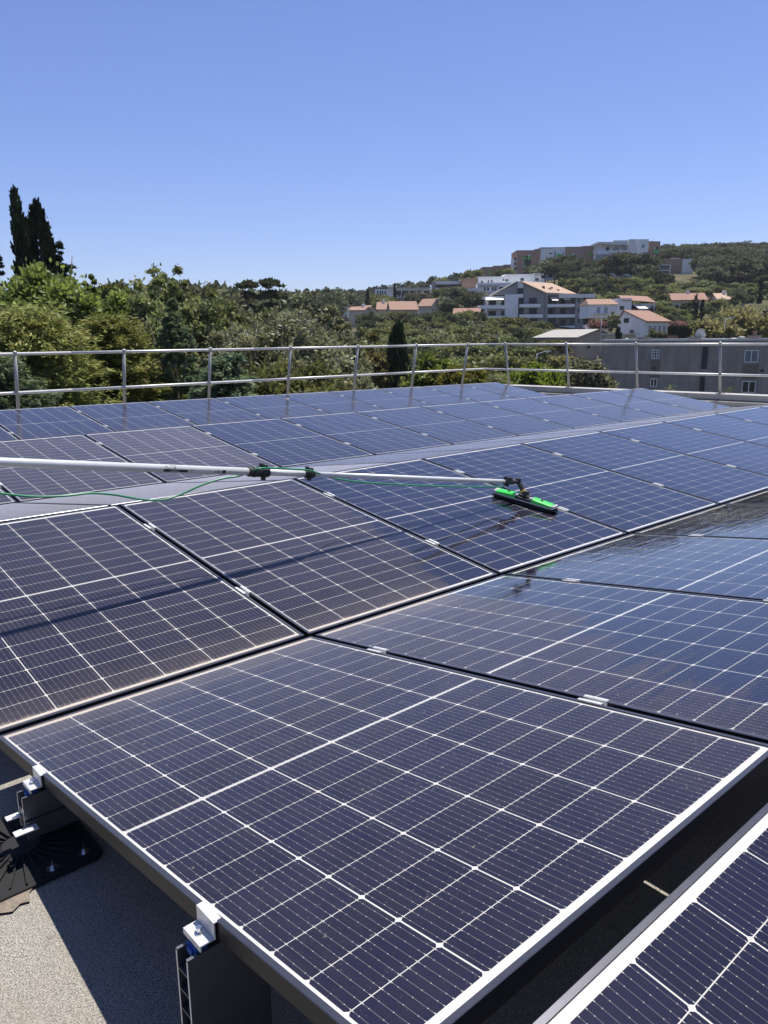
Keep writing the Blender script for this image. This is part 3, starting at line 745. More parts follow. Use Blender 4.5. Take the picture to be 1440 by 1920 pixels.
# ================================================================== trees
def leaf_mesh(name,C,N,S,mat,aspect=.55,tint=None,droop=0.):
    """C centres, N growth directions, S leaf lengths -> one diamond per leaf"""
    n=len(C); N=N/np.maximum(np.linalg.norm(N,axis=1,keepdims=True),1e-6)
    a=rng.normal(size=(n,3)); T=np.cross(N,a); T/=np.maximum(np.linalg.norm(T,axis=1,keepdims=True),1e-6)
    S=S[:,None]; w_=S*aspect*.5
    V=np.empty((n,4,3)); V[:,0]=C-N*S*.5; V[:,1]=C+T*w_; V[:,2]=C+N*S*.5; V[:,3]=C-T*w_
    me=bpy.data.meshes.new(name); me.vertices.add(n*4); me.vertices.foreach_set('co',V.ravel())
    me.loops.add(n*4); me.loops.foreach_set('vertex_index',np.arange(n*4)); me.polygons.add(n)
    me.polygons.foreach_set('loop_start',np.arange(n)*4); me.polygons.foreach_set('loop_total',np.full(n,4))
    if tint is None: tint=rng.random(n)
    at_=me.attributes.new('tint','FLOAT','FACE'); at_.data.foreach_set('value',np.clip(tint,0,1).astype(np.float32))
    me.materials.append(M[mat]); me.update(calc_edges=True); return me
SPREAD=2.0
def unit(n):
    a=rng.normal(size=(n,3)); return a/np.linalg.norm(a,axis=1,keepdims=True)
def crown(kind,n,mat,leaf,W=1.,H=1.,blobs=None,seed=0):
    """crown meshes live in a box of radius W and height H (0..H)"""
    global rng
    rng=np.random.default_rng(seed+hash(kind)%1 +101)
    C=[];N=[];T=[]
    def add(c,r,k,flat=1.,outb=1.,tb=.5):
        u_=unit(k); rad=r*(rng.random((k,1))**.33); rad=np.where(rng.random((k,1))<.55,r*rng.uniform(.82,1.08,(k,1)),rad)
        rad=np.where(rng.random((k,1))<.30,rad*rng.uniform(1.,SPREAD,(k,1)),rad); p=u_*rad*(1+.35*np.sin(u_[:,:1]*5+u_[:,1:2]*4+c[0])); p[:,2]*=flat; C.append(p+np.array(c)); N.append(u_*outb+rng.normal(size=(k,3))*.6+np.array([0,0,.35])); T.append(np.clip(tb+rng.normal(size=k)*.22+.0*u_[:,2],0,1))
    if kind=='round':
        nb=int((blobs or 46)*1.4); k=n//nb
        for i in range(nb):
            v=unit(1)[0]; v[2]=abs(v[2])*1.0-.35*rng.random(); rr=.55+.42*rng.random(); r=W*rng.uniform(.10,.27)
            add((v[0]*W*rr,v[1]*W*rr,H*.45+v[2]*H*.46*rr),r,k,.8,tb=rng.uniform(.25,.8))
    elif kind=='airy':
        nb=(blobs or 60)*2; k=n//nb
        for i in range(nb):
            v=unit(1)[0]; rr=rng.uniform(.1,1.)**.5*(1+.12*math.sin(v[0]*7)); r=W*rng.uniform(.06,.15)
            add((v[0]*W*rr,v[1]*W*rr,H*.52+v[2]*H*.46*rr),r,k,.9,tb=rng.uniform(.25,.85))
    elif kind=='spray':              # layered feathery conifer
        nb=blobs or 150; k=n//nb
        for i in range(nb):
            z=rng.random()**.8; an=rng.uniform(0,2*math.pi); rmax=W*(1-z**2.2)*1.0+.08*W; rr=rmax*rng.uniform(.35,1.)
            d=np.array([math.cos(an),math.sin(an),rng.uniform(-.12,.22)]); L_=W*rng.uniform(.16,.34)
            base=np.array([math.cos(an)*rr,math.sin(an)*rr,z*H]); tt=rng.random((k,1)); wv=(1-tt*.8)*L_*.36
            p=base+d*L_*(tt-.5)*2+rng.normal(size=(k,3))*wv*np.array([1,1,.75]); C.append(p); N.append(d+rng.normal(size=(k,3))*.35+np.array([0,0,-.05])); tb=rng.uniform(.15,.8); T.append(tb+.35*(tt[:,0]-.5)+rng.normal(size=k)*.12)
    elif kind=='cone':
        nb=blobs or 120; k=n//nb
        for i in range(nb):
            z=rng.random(); an=rng.uniform(0,2*math.pi); rmax=W*(1-z)**.8; rr=rmax*rng.uniform(.55,1.)
            d=np.array([math.cos(an),math.sin(an),.25]); L_=W*rng.uniform(.14,.3)*(1.15-z)
            base=np.array([math.cos(an)*rr,math.sin(an)*rr,z*H*.97]); tt=rng.random((k,1))
            p=base+d*L_*(tt-.3)+rng.normal(size=(k,3))*L_*.28*(1.1-tt)*np.array([1,1,.6]); C.append(p); N.append(d+rng.normal(size=(k,3))*.5); T.append(rng.uniform(.2,.7)+.4*(tt[:,0]-.5)+rng.normal(size=k)*.1)
    elif kind=='cypress':
        nb=blobs or 170; k=n//nb
        for i in range(nb):
            z=rng.random()**.9; prof=min(1,(z+.10)*5)*(1-z**2.6)**.6+.03; an=rng.uniform(0,2*math.pi); rr=W*prof*rng.uniform(.45,1.0)*(1+.12*math.sin(an*3+z*9))
            L_=H*rng.uniform(.03,.075); base=np.array([math.cos(an)*rr,math.sin(an)*rr,z*H*.97]); tt=rng.random((k,1))
            d=np.array([math.cos(an)*.22,math.sin(an)*.22,1.]); p=base+d*L_*(tt-.3)+rng.normal(size=(k,3))*W*.10*(1.1-tt); C.append(p); N.append(d+rng.normal(size=(k,3))*.25); T.append(rng.uniform(.1,.8)+rng.normal(size=k)*.12)
    elif kind=='umbrella':
        nb=blobs or 34; k=n//nb
        for i in range(nb):
            an=rng.uniform(0,2*math.pi); rr=W*math.sqrt(rng.random())*.86; z=H*(.62+.26*(1-(rr/W)**2))-H*.14*rng.random(); r=W*rng.uniform(.16,.28)
            add((math.cos(an)*rr,math.sin(an)*rr,z),r,k,.62,tb=rng.uniform(.2,.8))
    elif kind=='layers':             # flat cedar tiers
        nb=3*(blobs or 26); k=n//nb
        for i in range(nb):
            z=rng.choice([.3,.52,.74,.95])+rng.uniform(-.02,.02); an=rng.uniform(0,2*math.pi); rr=W*(1.12-z*.75)*rng.uniform(.1,1.); z=z-.16*rr/W+rng.uniform(-.03,.03); r=W*rng.uniform(.07,.17)
            add((math.cos(an)*rr,math.sin(an)*rr,z*H),r,k,.16,tb=rng.uniform(.2,.7))
    C=np.concatenate(C);N=np.concatenate(N);T=np.concatenate(T)
    S=leaf*rng.uniform(.65,1.35,len(C))
    asp={'round':.62,'airy':.55,'spray':.26,'cone':.28,'cypress':.3,'umbrella':.5,'layers':.45}[kind]
    return leaf_mesh('crown',C,N,S,mat,asp,T)
def trunk_mesh(H,W,rad,mat='bark',limbs=7,seed=0,low=.0,lean=.05,straight=False):
    rd=random.Random(seed); m_=MB()
    path=[Vector((0,0,-low))]; n=6; x=y=0
    for i in range(1,n+1):
        x+=rd.uniform(-lean,lean)*W; y+=rd.uniform(-lean,lean)*W; path.append(Vector((x,y,-low+(H*.86+low)*i/n)))
    m_.tube(path,[rad*(1-.82*i/n) for i in range(n+1)],8)
    for k in range(limbs):
        an=rd.uniform(0,6.283); i=rd.randint(2,n-1); p=path[i]; L_=W*rd.uniform(.5,.85); q=p+Vector((math.cos(an)*L_*.5,math.sin(an)*L_*.5,H*rd.uniform(.03,.12))); e=q+Vector((math.cos(an+rd.uniform(-.5,.5))*L_*.45,math.sin(an)*L_*.45,H*rd.uniform(.02,.14)))
        r0=rad*(1-.8*i/n)*.55; m_.tube([p,q,e],[r0,r0*.6,r0*.2],6)
    return m_.mesh('trunk',mat,True)
def make_tree(label,loc,cme,tme,group=None,scale=(1,1,1),rz=0,cat='tree',name='tree'):
    e=empty(name,loc,rz); e.scale=scale; tag(e,label,cat,group); link('trunk',tme,e); c=link('crown',cme,e); c['kind']='stuff'; return e
def near_tree(label,u,vtop,d,wpx,kind,n,mat,leaf,hpx=None,seed=0,blobs=None,bark='bark',name='tree',cat='tree',trad=.16,limbs=9,clear=None):
    """crown reaches column u, row vtop at depth d; half width in px; crown height in px"""
    top=at(u,vtop,d); s=d/FPX/0.93; g=ground_z(top.x,top.y); W=wpx*s; H=(hpx*s) if hpx else (top.z-g)*.9
    c=crown(kind,n,mat,leaf,W,H,blobs,seed); base=top.z-H
    me=c; co_=np.empty(len(me.vertices)*3); me.vertices.foreach_get('co',co_); co_=co_.reshape(-1,3); co_[:,2]+=base-g+ (top.z-base-co_[:,2].max()); me.vertices.foreach_set('co',co_.ravel()); me.update()
    t_=trunk_mesh(top.z-g,W,trad,bark,limbs,seed,low=.3)
    return make_tree(label,(top.x,top.y,g),c,t_,name=name,cat=cat,rz=0)
# ---- near trees left of the roof
near_tree('tall slender dark cypress standing leftmost, the highest tree top against the sky',25,343,44,15,'cypress',15000,'l_dark',.26,hpx=250,seed=1,name='cypress',trad=.2,limbs=2)
near_tree('dark cypress with a pointed top just right of the tallest cypress',66,368,43,27,'cypress',20000,'l_dark',.26,hpx=240,seed=2,name='cypress',trad=.25,limbs=2)
near_tree('ragged dark conifer whose side branches stick out right of the two cypresses',110,446,45,30,'spray',5500,'l_dark',.36,hpx=190,seed=3,name='conifer',trad=.2,limbs=8,blobs=60)
near_tree('dark conifer cut by the left picture edge below the cypresses',-12,446,42,32,'cone',9000,'l_dark',.28,hpx=260,seed=4,name='conifer',trad=.2,limbs=4)
near_tree('bright green broadleaf tree in front of the cypresses at the left',78,484,30,98,'round',30000,'l_bright',.21,hpx=200,seed=5,name='broadleaf_tree',trad=.2)
near_tree('bright green broadleaf tree at the left picture edge below the dark conifer',-70,508,29,80,'round',20000,'l_bright',.21,hpx=220,seed=6,name='broadleaf_tree',trad=.2)
near_tree('yellow green feathery conifer filling the left side behind the railing',40,548,20,190,'spray',60000,'l_jun',.17,hpx=330,seed=7,name='juniper',trad=.2,blobs=520)
near_tree('yellow green feathery conifer right of the first railing bay on the left',205,575,21.5,120,'spray',44000,'l_jun',.17,hpx=300,seed=8,name='juniper',trad=.18,blobs=420)
near_tree('low blue green conifer behind the lower rail at the left edge',-10,655,16.5,120,'spray',22000,'l_cedar',.15,hpx=220,seed=9,name='conifer',trad=.15,blobs=150)
near_tree('dark rounded tree top on the skyline right of the cypresses',205,520,62,55,'round',16000,'l_oak',.42,hpx=180,seed=10,name='broadleaf_tree',trad=.3)
near_tree('small pointed green tree top beside the bright broadleaf tree',163,512,33,20,'airy',4000,'l_bright',.2,hpx=120,seed=11,name='broadleaf_tree',trad=.08,blobs=22)
near_tree('loose leaved tall tree whose airy top rises above the skyline left of centre',312,492,34,60,'airy',13000,'l_oak',.19,hpx=250,seed=12,name='broadleaf_tree',trad=.2,blobs=80)
near_tree('blue green conifer with a pointed top behind the third railing post',322,556,22,86,'cone',46000,'l_cedar',.16,hpx=290,seed=13,name='conifer',trad=.16,blobs=260)
near_tree('blue green conifer standing low between third and fourth railing posts',425,655,19,75,'spray',20000,'l_cedar',.15,hpx=160,seed=14,name='conifer',trad=.12,blobs=120)
near_tree('green loose broadleaf tree on the skyline left of the flat topped cedar',400,525,36,62,'airy',17000,'l_oak',.21,hpx=230,seed=15,name='broadleaf_tree',trad=.2,blobs=90)
near_tree('brown green broadleaf tree filling the gap below the airy tree top',270,540,30,70,'round',18000,'l_oak',.2,hpx=230,seed=16,name='broadleaf_tree',trad=.2)
near_tree('broad olive grey tree with pale flickering leaves left of the orange roofed houses',520,560,30,130,'airy',40000,'l_olive',.19,hpx=250,seed=17,name='olive_tree',trad=.24,blobs=170,bark='bark_pale',limbs=16)
near_tree('olive grey tree with pale leaves just left of the dry golden tree',612,562,33,68,'airy',22000,'l_olive',.20,hpx=240,seed=18,name='olive_tree',trad=.2,blobs=110,bark='bark_pale',limbs=12)
near_tree('low green broadleaf bush behind the lower rail below the olive grey trees',520,655,23,110,'round',26000,'l_oak',.16,hpx=140,seed=19,name='broadleaf_tree',trad=.14)
near_tree('pale green bush behind the lower rail left of the single dark cypress',640,662,25,60,'round',14000,'l_olive',.16,hpx=130,seed=20,name='broadleaf_tree',trad=.12)
near_tree('dry golden brown tree left of the single dark cypress',688,616,52,46,'round',15000,'l_gold',.3,hpx=190,seed=21,name='dry_tree',trad=.2)
near_tree('broad dark columnar cypress standing alone behind the middle of the railing',746,597,46,22,'cypress',20000,'l_dark',.24,hpx=200,seed=22,name='cypress',trad=.25,limbs=2)
near_tree('green tree with yellowing tips right of the single dark cypress',812,655,34,48,'round',14000,'l_bright',.2,hpx=130,seed=23,name='broadleaf_tree',trad=.15)
near_tree('yellow leaved bush near the railing corner at the end of the farthest panels',866,680,33,40,'round',9000,'l_yel',.2,hpx=100,seed=24,name='yellow_bush',trad=.1)
near_tree('lime green spreading tree just right of the railing corner',1000,672,40,50,'round',14000,'l_lime',.22,hpx=90,seed=25,name='lime_green_tree',trad=.15)
near_tree('grey green dense tree left of the grey building wall',1096,668,50,46,'round',16000,'l_olive',.26,hpx=120,seed=26,name='broadleaf_tree',trad=.18)
near_tree('dry yellow brown tree top between the pinkish shed and the lime green tree',1052,662,60,28,'round',7000,'l_gold',.3,hpx=100,seed=27,name='dry_tree',trad=.15)
near_tree('dark green shrub below the lime green tree beside the parapet',960,706,37,40,'round',9000,'l_oak',.2,hpx=80,seed=28,name='broadleaf_tree',trad=.12)
near_tree('flat topped cedar with tiered branches rising on the skyline at centre left',507,518,105,44,'layers',3400,'l_pine',.62,hpx=90,seed=29,name='cedar',trad=.45,blobs=40,limbs=12)
near_tree('flat tiered cedar leaning left of the higher cedar on the skyline',462,522,108,38,'layers',2600,'l_pine',.62,hpx=80,seed=30,name='cedar',trad=.4,blobs=30,limbs=10)
near_tree('leafy tree beyond the right end of the grey building roof at the picture edge',1405,560,112,66,'round',14000,'l_gold',.6,hpx=100,seed=31,name='pine_tree',trad=.3)
near_tree('olive green bushy pine beside the two thin cypresses at the right',1345,590,106,40,'round',11000,'l_gold',.55,hpx=80,seed=32,name='pine_tree',trad=.3)
near_tree('small pale olive tree right of the gabled white house',1232,613,100,21,'airy',3000,'l_olive',.45,hpx=35,seed=33,name='olive_tree',trad=.15,blobs=24)
for i,(u,v,d,w_,h_,lab) in enumerate([(1307,549,165,6,78,'thin dark cypress left of the pair in front of the upper red roofed houses'),(1318,560,166,5,66,'thinner dark cypress right of the pair in front of the upper red roofed houses'),(1160.5,611,118,5.5,32,'small dark cypress beside the left wall of the gabled white house'),(1429,517,215,5,45,'slim dark cypress by the white gable at the right picture edge'),(689,541,235,4,44,'slim dark cypress above the orange roofs left of the low white building'),(740,530,262,2.5,34,'slim cypress directly in front of the low white building')]):
    near_tree(lab,u,v,d,w_,'cypress',2600,'l_dark',.5 if d<180 else .7,hpx=h_,seed=40+i,name='cypress',trad=.2,limbs=1,blobs=60)
near_tree('pink flowering oleander between the balconied apartments and the white house',1118,595,150,16,'round',3000,'l_pink',.4,hpx=24,seed=50,name='oleander',cat='shrub',trad=.1)
near_tree('dark pink oleander left of the gabled white house',1146,598,148,10,'round',2000,'l_pink',.4,hpx=26,seed=51,name='oleander',cat='shrub',trad=.1)
near_tree('pink oleander behind the clipped dark hedge right of the white house',1272,600,150,14,'round',2400,'l_pink',.4,hpx=18,seed=52,name='oleander',cat='shrub',trad=.1)
near_tree('palm like feathery tree between the two white houses',1150,582,146,13,'airy',1600,'l_olive',.6,hpx=36,seed=53,name='palm_tree',trad=.15,blobs=18)

near_tree('shorter dark cypress squeezed between the two tall cypress spires',46,404,46,20,'cypress',14000,'l_dark',.26,hpx=190,seed=61,name='cypress',trad=.2,limbs=2)
near_tree('dark spreading conifer base right below the second cypress spire',92,440,47,34,'cone',12000,'l_dark',.3,hpx=170,seed=62,name='conifer',trad=.2,limbs=4)
near_tree('olive green broadleaf tree between the feathery conifers and the blue green one',238,536,31,80,'round',26000,'l_bright',.19,hpx=210,seed=63,name='broadleaf_tree',trad=.2)
near_tree('green broadleaf tree right of the pointed blue green conifer on the skyline',372,538,33,72,'round',24000,'l_oak',.2,hpx=220,seed=64,name='broadleaf_tree',trad=.2)
near_tree('rounded olive green tree on the skyline below the flat topped cedar',455,548,40,74,'round',22000,'l_olive',.24,hpx=200,seed=65,name='broadleaf_tree',trad=.2)
near_tree('rounded green tree left of the broad olive grey tree',545,566,42,70,'round',20000,'l_oak',.26,hpx=190,seed=66,name='broadleaf_tree',trad=.2)
# ---- hillside trees (one mesh per kind, copied as objects)
PT={}; SPREAD=1.25
def proto(key,kind,n,mat,leaf,W,H,seed,trad,bark='bark',blobs=None,limbs=6):
    c=crown(kind,n,mat,leaf,W,H*.8,blobs,seed); co_=np.empty(len(c.vertices)*3); c.vertices.foreach_get('co',co_); co_=co_.reshape(-1,3); co_[:,2]+=H-co_[:,2].max(); c.vertices.foreach_set('co',co_.ravel()); c.update()
    PT[key]=(c,trunk_mesh(H,W,trad,bark,limbs,seed,low=1.5))
for i in range(4): proto(f'pine{i}','round',3600,'l_far',.62,4.2,8.5,60+i,.24,blobs=26+4*i)
for i in range(3): proto(f'umb{i}','umbrella',3600,'l_far',.6,4.8,9.5,70+i,.26,blobs=26)
for i in range(3): proto(f'oak{i}','round',4200,'l_oak',.5,3.8,6.5,80+i,.22,blobs=30)
for i in range(2): proto(f'olv{i}','airy',3200,'l_olive',.45,3.2,5.5,90+i,.2,blobs=34)
for i in range(2): proto(f'drk{i}','round',4200,'l_pine',.5,3.8,8,95+i,.24,blobs=30)
for i in range(2): proto(f'cyp{i}','cypress',2400,'l_dark',.5,.95,9,98+i,.15,blobs=60,limbs=1)
ZN=[(560,640,'under the skyline at centre left'),(640,700,'round the leftmost orange roofs'),(700,790,'round the low white building and the orange roofs'),(790,850,'below the pale balconied block'),(850,905,'left of the balconied apartments'),(905,985,'directly below the white stair wall of the apartments'),(985,1060,'between the apartments and the shed'),(1060,1140,'above the right wing of the apartments'),(1140,1215,'above the red roofed white houses'),(1215,1262,'right of the gabled white house'),(1262,1340,'round the pair of thin cypresses'),(1340,1500,'at the right picture edge')]
def zone(u,v,d):
    if u>=1215 and d>262: return ['on the wooded ridge right of the towers, left half','on the wooded ridge right of the towers, right half'][u>1340]
    if 990<u<1215 and d>=255: return ['in front of the leftmost hilltop towers','in front of the highest hilltop tower'][u>1118]
    if u<560: return 'on the far skyline at the left'
    t=next((n for a,b,n in ZN if a<=u<b),'on the slope')
    if 640<=u<1010 and d<150: t='in the hollow behind the railing, '+('lowest' if d<85 else 'middle' if d<108 else 'upper')+(' left' if u<800 else ' right')+' part'
    return t
KL={'pine':('evergreen pine','pines'),'umb':('broad crowned umbrella pine','umbrella pines'),
 'oak':('rounded dark green oak','oaks'),'olv':('grey green loose tree','olive trees'),'drk':('dark evergreen tree','dark evergreens'),'cyp':('slim far cypress','slim cypresses')}
cntT=0
def ht(key,u,vtop,d,sc=1.,sw=1.,label=None):
    """far tree with its top at (u,vtop), depth d; stands on the terrain, sized by the given scale, sunk or raised by the slope only"""
    global cntT; cntT+=1
    c,t_=PT[key]; p=pos(u,d); H=max(co_z(c),1); 
    if vtop is not None:
        z=at(u,vtop,d).z; hh=z-p.z; sc=min(max(hh/H,.45),2.0); p.z=z-H*sc
    k=key.rstrip('0123456789'); lab,grp=KL[k]; zz_=zone(u,vtop or 500,d); lab=lab+' '+zz_; grp=grp+' '+zz_
    e=make_tree(label or lab,tuple(p),c,t_,None if label else grp,(sc*sw,sc*sw,sc),random.uniform(0,6.28),name={'pine':'pine_tree','umb':'umbrella_pine','oak':'oak_tree','olv':'olive_tree','drk':'evergreen_tree','cyp':'cypress'}[k]); return e
_h={}
def co_z(me):
    if me.name not in _h:
        a=np.empty(len(me.vertices)*3); me.vertices.foreach_get('co',a); _h[me.name]=a.reshape(-1,3)[:,2].max()
    return _h[me.name]
def pick(*k): return random.choice(k)
P4=('pine0','pine1','pine2','pine3'); U3=('umb0','umb1','umb2'); O3=('oak0','oak1','oak2'); D2=('drk0','drk1'); V2=('olv0','olv1')
random.seed(21)
# wooded ridge at the right (rows from far to near), continuing outside the picture
def sky_r(u): return float(np.interp(u,[1225,1245,1300,1340,1375,1400,1440,1600],[462,456,457,455,451,457,458,440]))
pts_=[]
for k_ in range(6000):
    if len(pts_)>=165: break
    d=math.sqrt(random.uniform(250**2,440**2)); u=random.uniform(1222,1478)
    p=pos(u,d)
    if u<1312 and d<330: continue
    if any((p.x-q.x)**2+(p.y-q.y)**2<6.9**2 for q in pts_): continue
    pts_.append(p); ht(pick(*P4,*P4,*U3),u,None,d,sc=random.uniform(.85,1.2),sw=random.uniform(1.0,1.3))
u=1224
while u<1478: ht(pick(*P4,*U3),u,sky_r(u)+random.uniform(-2,5),428,sw=1.15); u+=random.uniform(13,18)
for d,v0,st_,ks in ((262,519,17,P4+D2),(242,528,18,D2+O3),(225,537,19,O3+D2)):
    u=1205 if d>235 else 1240
    while u<1470:
        if not(1225<u<1305 and v0<522): ht(pick(*ks),u,v0+random.uniform(-5,6),d,sw=random.uniform(1.1,1.4))
        u+=st_*random.uniform(.8,1.2)
# umbrella pines in front of the upper towers
for u,v,d in ((1172,470,262),(1150,477,270),(1195,478,268),(1135,492,266),(1185,492,258)): ht(pick(*U3),u,v,d,sw=1.35)
for u,v,d in ((1018,484,282),(1036,480,285),(1052,477,282),(1066,484,278),(1084,483,280),(1098,488,276),(1112,498,272),(1000,494,285),(1044,490,275),(1072,494,272),(1024,498,276),(1092,502,268),(1058,505,266),(1108,512,262),(1125,512,258)): ht(pick(*P4,*U3),u,v,d,sw=1.05)
for u,v,d in ((1075,518,250),(1095,522,246),(1115,522,243),(1135,520,246),(1155,518,246),(1175,515,248),(1195,520,246),(1212,498,252),(1236,505,250),(1226,513,248),(1130,532,236),(1155,530,238),(1180,530,236),(1205,532,236),(1228,530,232),(1105,536,238),(1145,541,226),(1190,540,224)): ht(pick(*D2,*O3),u,v,d,sw=1.2)
# crowns above the terrace building and on the left skyline
for u,v,d,k in ((886,503,300,'oak0'),(876,508,302,'oak1'),(825,518,310,'oak2'),(838,522,312,'oak1'),(787,528,315,'pine0'),(776,532,312,'oak1'),(799,532,318,'pine2'),(934,503,318,'oak0'),(952,500,318,'oak1'),(765,536,312,'pine1')): ht(k,u,v,d,sw=.9)
u=560
while u<700: ht(pick(*P4,*O3),u,550+random.uniform(-8,4)-(8 if 598<u<640 else 0),285+random.uniform(-10,20),sw=1.1); u+=random.uniform(9,14)
for u,v,d in ((612,538,240),(626,547,238),(668,546,250),(655,550,246),(640,552,242),(704,552,250),(718,556,246),(600,552,236)): ht(pick(*O3,*P4),u,v,d,sw=1.2)
u=420
while u<580: ht(pick(*P4,*U3),u,538+random.uniform(-6,6)+(u-420)*.06,150+random.uniform(-8,8),sw=1.2); u+=random.uniform(16,24)
u=235
while u<420: ht(pick(*P4),u,528+random.uniform(-5,6),120,sw=1.1); u+=random.uniform(20,28)
for u in (743,748,755,768,776,790,802,809): ht('cyp0' if u<760 else 'olv0',u,548+random.uniform(-4,4),262,sw=1.)
for u,v in ((700,548),(722,550),(734,556),(830,536),(846,540),(858,535)): ht(pick(*O3),u,v,255,sw=1.)
# slope below the houses, centre
for d,v0,u0,u1,st_,ks in ((232,575,832,905,13,O3+P4),(222,560,836,900,15,P4+V2),(196,588,690,905,14,O3+D2+P4),(180,600,690,1000,15,O3+D2+V2),(160,613,690,1010,17,O3+D2+V2),(140,628,700,1000,19,O3+D2+V2),(118,642,690,1000,23,O3+D2),(96,662,690,960,27,O3+D2),(75,688,700,960,34,O3+D2)):
    u=u0+random.uniform(0,6)
    while u<u1:
        ht(pick(*ks),u,v0+random.uniform(-10,7),d,sw=random.uniform(1.0,1.55)); u+=st_*random.uniform(.95,1.5)
u=688
while u<835: ht(pick(*O3,*D2),u,588+random.uniform(-4,4),208,sw=1.1); u+=random.uniform(9,14)
for u in (858,872,888,902): ht(pick(*O3),u,592+random.uniform(-3,5),196,sw=1.1)
ht('umb1',855,537,226,sw=1.,label='umbrella pine in front of the far pale balconied block, left of the grey gabled apartments'); ht('pine2',884,545,222,sw=1.1,label='round pine directly left of the cream awning of the balconied apartments')
# in front of the apartments and around the white houses
for u,v,d in ((1000,606,168),(985,612,164),(1012,600,172),(1024,612,166),(965,612,166),(948,606,172),(925,598,178),(908,600,182),(940,622,150),(1040,632,135)): ht(pick(*O3,*V2),u,v,d,sw=1.1)
for u,v,d in ((1222,568,178),(1236,560,185),(1250,572,178),(1268,578,176),(1285,575,178),(1300,585,172),(1330,572,182),(1345,582,172),(1262,590,165),(1248,592,165),(1278,590,168),(1296,598,160),(1240,585,168),(1332,595,158),(1290,560,192),(1340,556,188),(1360,573,184),(1376,580,180),(1385,548,186)): ht(pick(*D2,*O3),u,v,d,sw=1.05)
for u,v,d in ((1150,545,212),(1130,548,212),(1170,548,210),(1210,552,206),(1235,548,206),(1262,538,236),(1290,537,238),(1310,538,236),(1330,534,238)): ht(pick(*O3,*V2),u,v,d,sw=.9)
ht('umb2',1375,538,190,sw=.8,label='dark umbrella conifer in front of the pale orange roofed house at the right')
# out-of-frame hillside wood to the right, seen only mirrored in the wet panels: one mass
def wood_mass(u0,u1,ds,name,label,step=15,dv=0):
    cs=[];base=PT['pine1'][0]; a=np.empty(len(base.vertices)*3); base.vertices.foreach_get('co',a); a=a.reshape(-1,4,3)
    keep=a[::6]
    Vs=[]
    for d in ds:
        u=u0
        while u<u1:
            p=pos(u,d); s_=random.uniform(.9,1.3); an=random.uniform(0,6.28); c_,n_=math.cos(an),math.sin(an)
            q=keep.copy(); ctr=q.mean(axis=1,keepdims=True); q=ctr+(q-ctr)*2.1
            q=q*s_; q=np.stack([q[...,0]*c_-q[...,1]*n_,q[...,0]*n_+q[...,1]*c_,q[...,2]],-1)+np.array(p); Vs.append(q); u+=step*250/d*1.3*random.uniform(.8,1.2)
    V=np.concatenate(Vs); n=len(V); me=bpy.data.meshes.new(name); me.vertices.add(n*4); me.vertices.foreach_set('co',V.ravel()); me.loops.add(n*4); me.loops.foreach_set('vertex_index',np.arange(n*4)); me.polygons.add(n); me.polygons.foreach_set('loop_start',np.arange(n)*4); me.polygons.foreach_set('loop_total',np.full(n,4)); me.materials.append(M['l_far']); me.update(calc_edges=True)
    tag(link(name,me),label,None,None,'stuff')
wood_mass(1480,2700,(430,395,360,325,290,255,225,195,165,140,115),'hillside_wood','dense evergreen wood covering the slope beyond the right picture edge')
wood_mass(-700,420,(300,250,205,165,130,100),'valley_wood','evergreen wood behind the nearer trees at the left')
wood_mass(420,1240,(455,),'ridge_wood','evergreen wood on the far ridge behind the buildings',30)

# ================================================================== buildings
class Fac:
    """a building whose front plane passes the point seen at (u0,v0) at depth d0, x along the front, y into the house"""
    def __init__(s,name,label,u0,v0,d0,yaw=0.,cat='building'):
        s.o=at(u0,v0,d0); s.a=-HEAD+yaw; s.X=Vector((math.cos(s.a),math.sin(s.a),0)); s.Y=Vector((-s.X.y,s.X.x,0)); s.e=empty(name,tuple(s.o),s.a); tag(s.e,label,cat)
        s.g=ground_z(s.o.x,s.o.y)-s.o.z-1.5
    def p(s,u,v,y=0.):
        h_=hit(u,v,s.o+s.Y*y,s.Y)-s.o; return h_.dot(s.X),h_.z
    def box(s,name,u0,v0,u1,v1,y0,y1,mat,yref=None,parent=None,loc=None):
        yr=y0 if yref is None else yref; x0,z0=s.p(u0,(v0+v1)/2,yr); x1,_=s.p(u1,(v0+v1)/2,yr); um=(u0+u1)/2; _,zt=s.p(um,v0,yr); _,zb=s.p(um,v1,yr)
        m_=MB(); m_.box(x0,x1,y0,y1,zb,zt); return m_.build(name,mat,parent or s.e)
    def mbox(s,name,x0,x1,y0,y1,z0,z1,mat,parent=None): return MB().box(x0,x1,y0,y1,z0,z1).build(name,mat,parent or s.e)
    def win(s,u0,v0,u1,v1,y=0.,mat='window',frame='white_frame',bars=1,t=.10,fw=.07):
        x0,z1=s.p(u0,v0,y); x1,z0=s.p(u1,v1,y)
        m_=MB(); y0,y1=y-t,y-.005; m_.box(x0-fw,x0,y0,y1,z0-fw,z1+fw); m_.box(x1,x1+fw,y0,y1,z0-fw,z1+fw); m_.box(x0,x1,y0,y1,z1,z1+fw); m_.box(x0,x1,y0,y1,z0-fw,z0)
        for k in range(1,bars+1): xm=x0+(x1-x0)*k/(bars+1); m_.box(xm-fw*.4,xm+fw*.4,y0+.01,y1,z0,z1)
        f=m_.build('window',frame,s.e); MB().box(x0,x1,y-.045,y-.02,z0,z1).build('pane',mat,f); return f
def pane(F,u0,v0,u1,v1,y,mat='window',name='window'): return F.box(name,u0,v0,u1,v1,y-.06,y-.01,mat,yref=y)

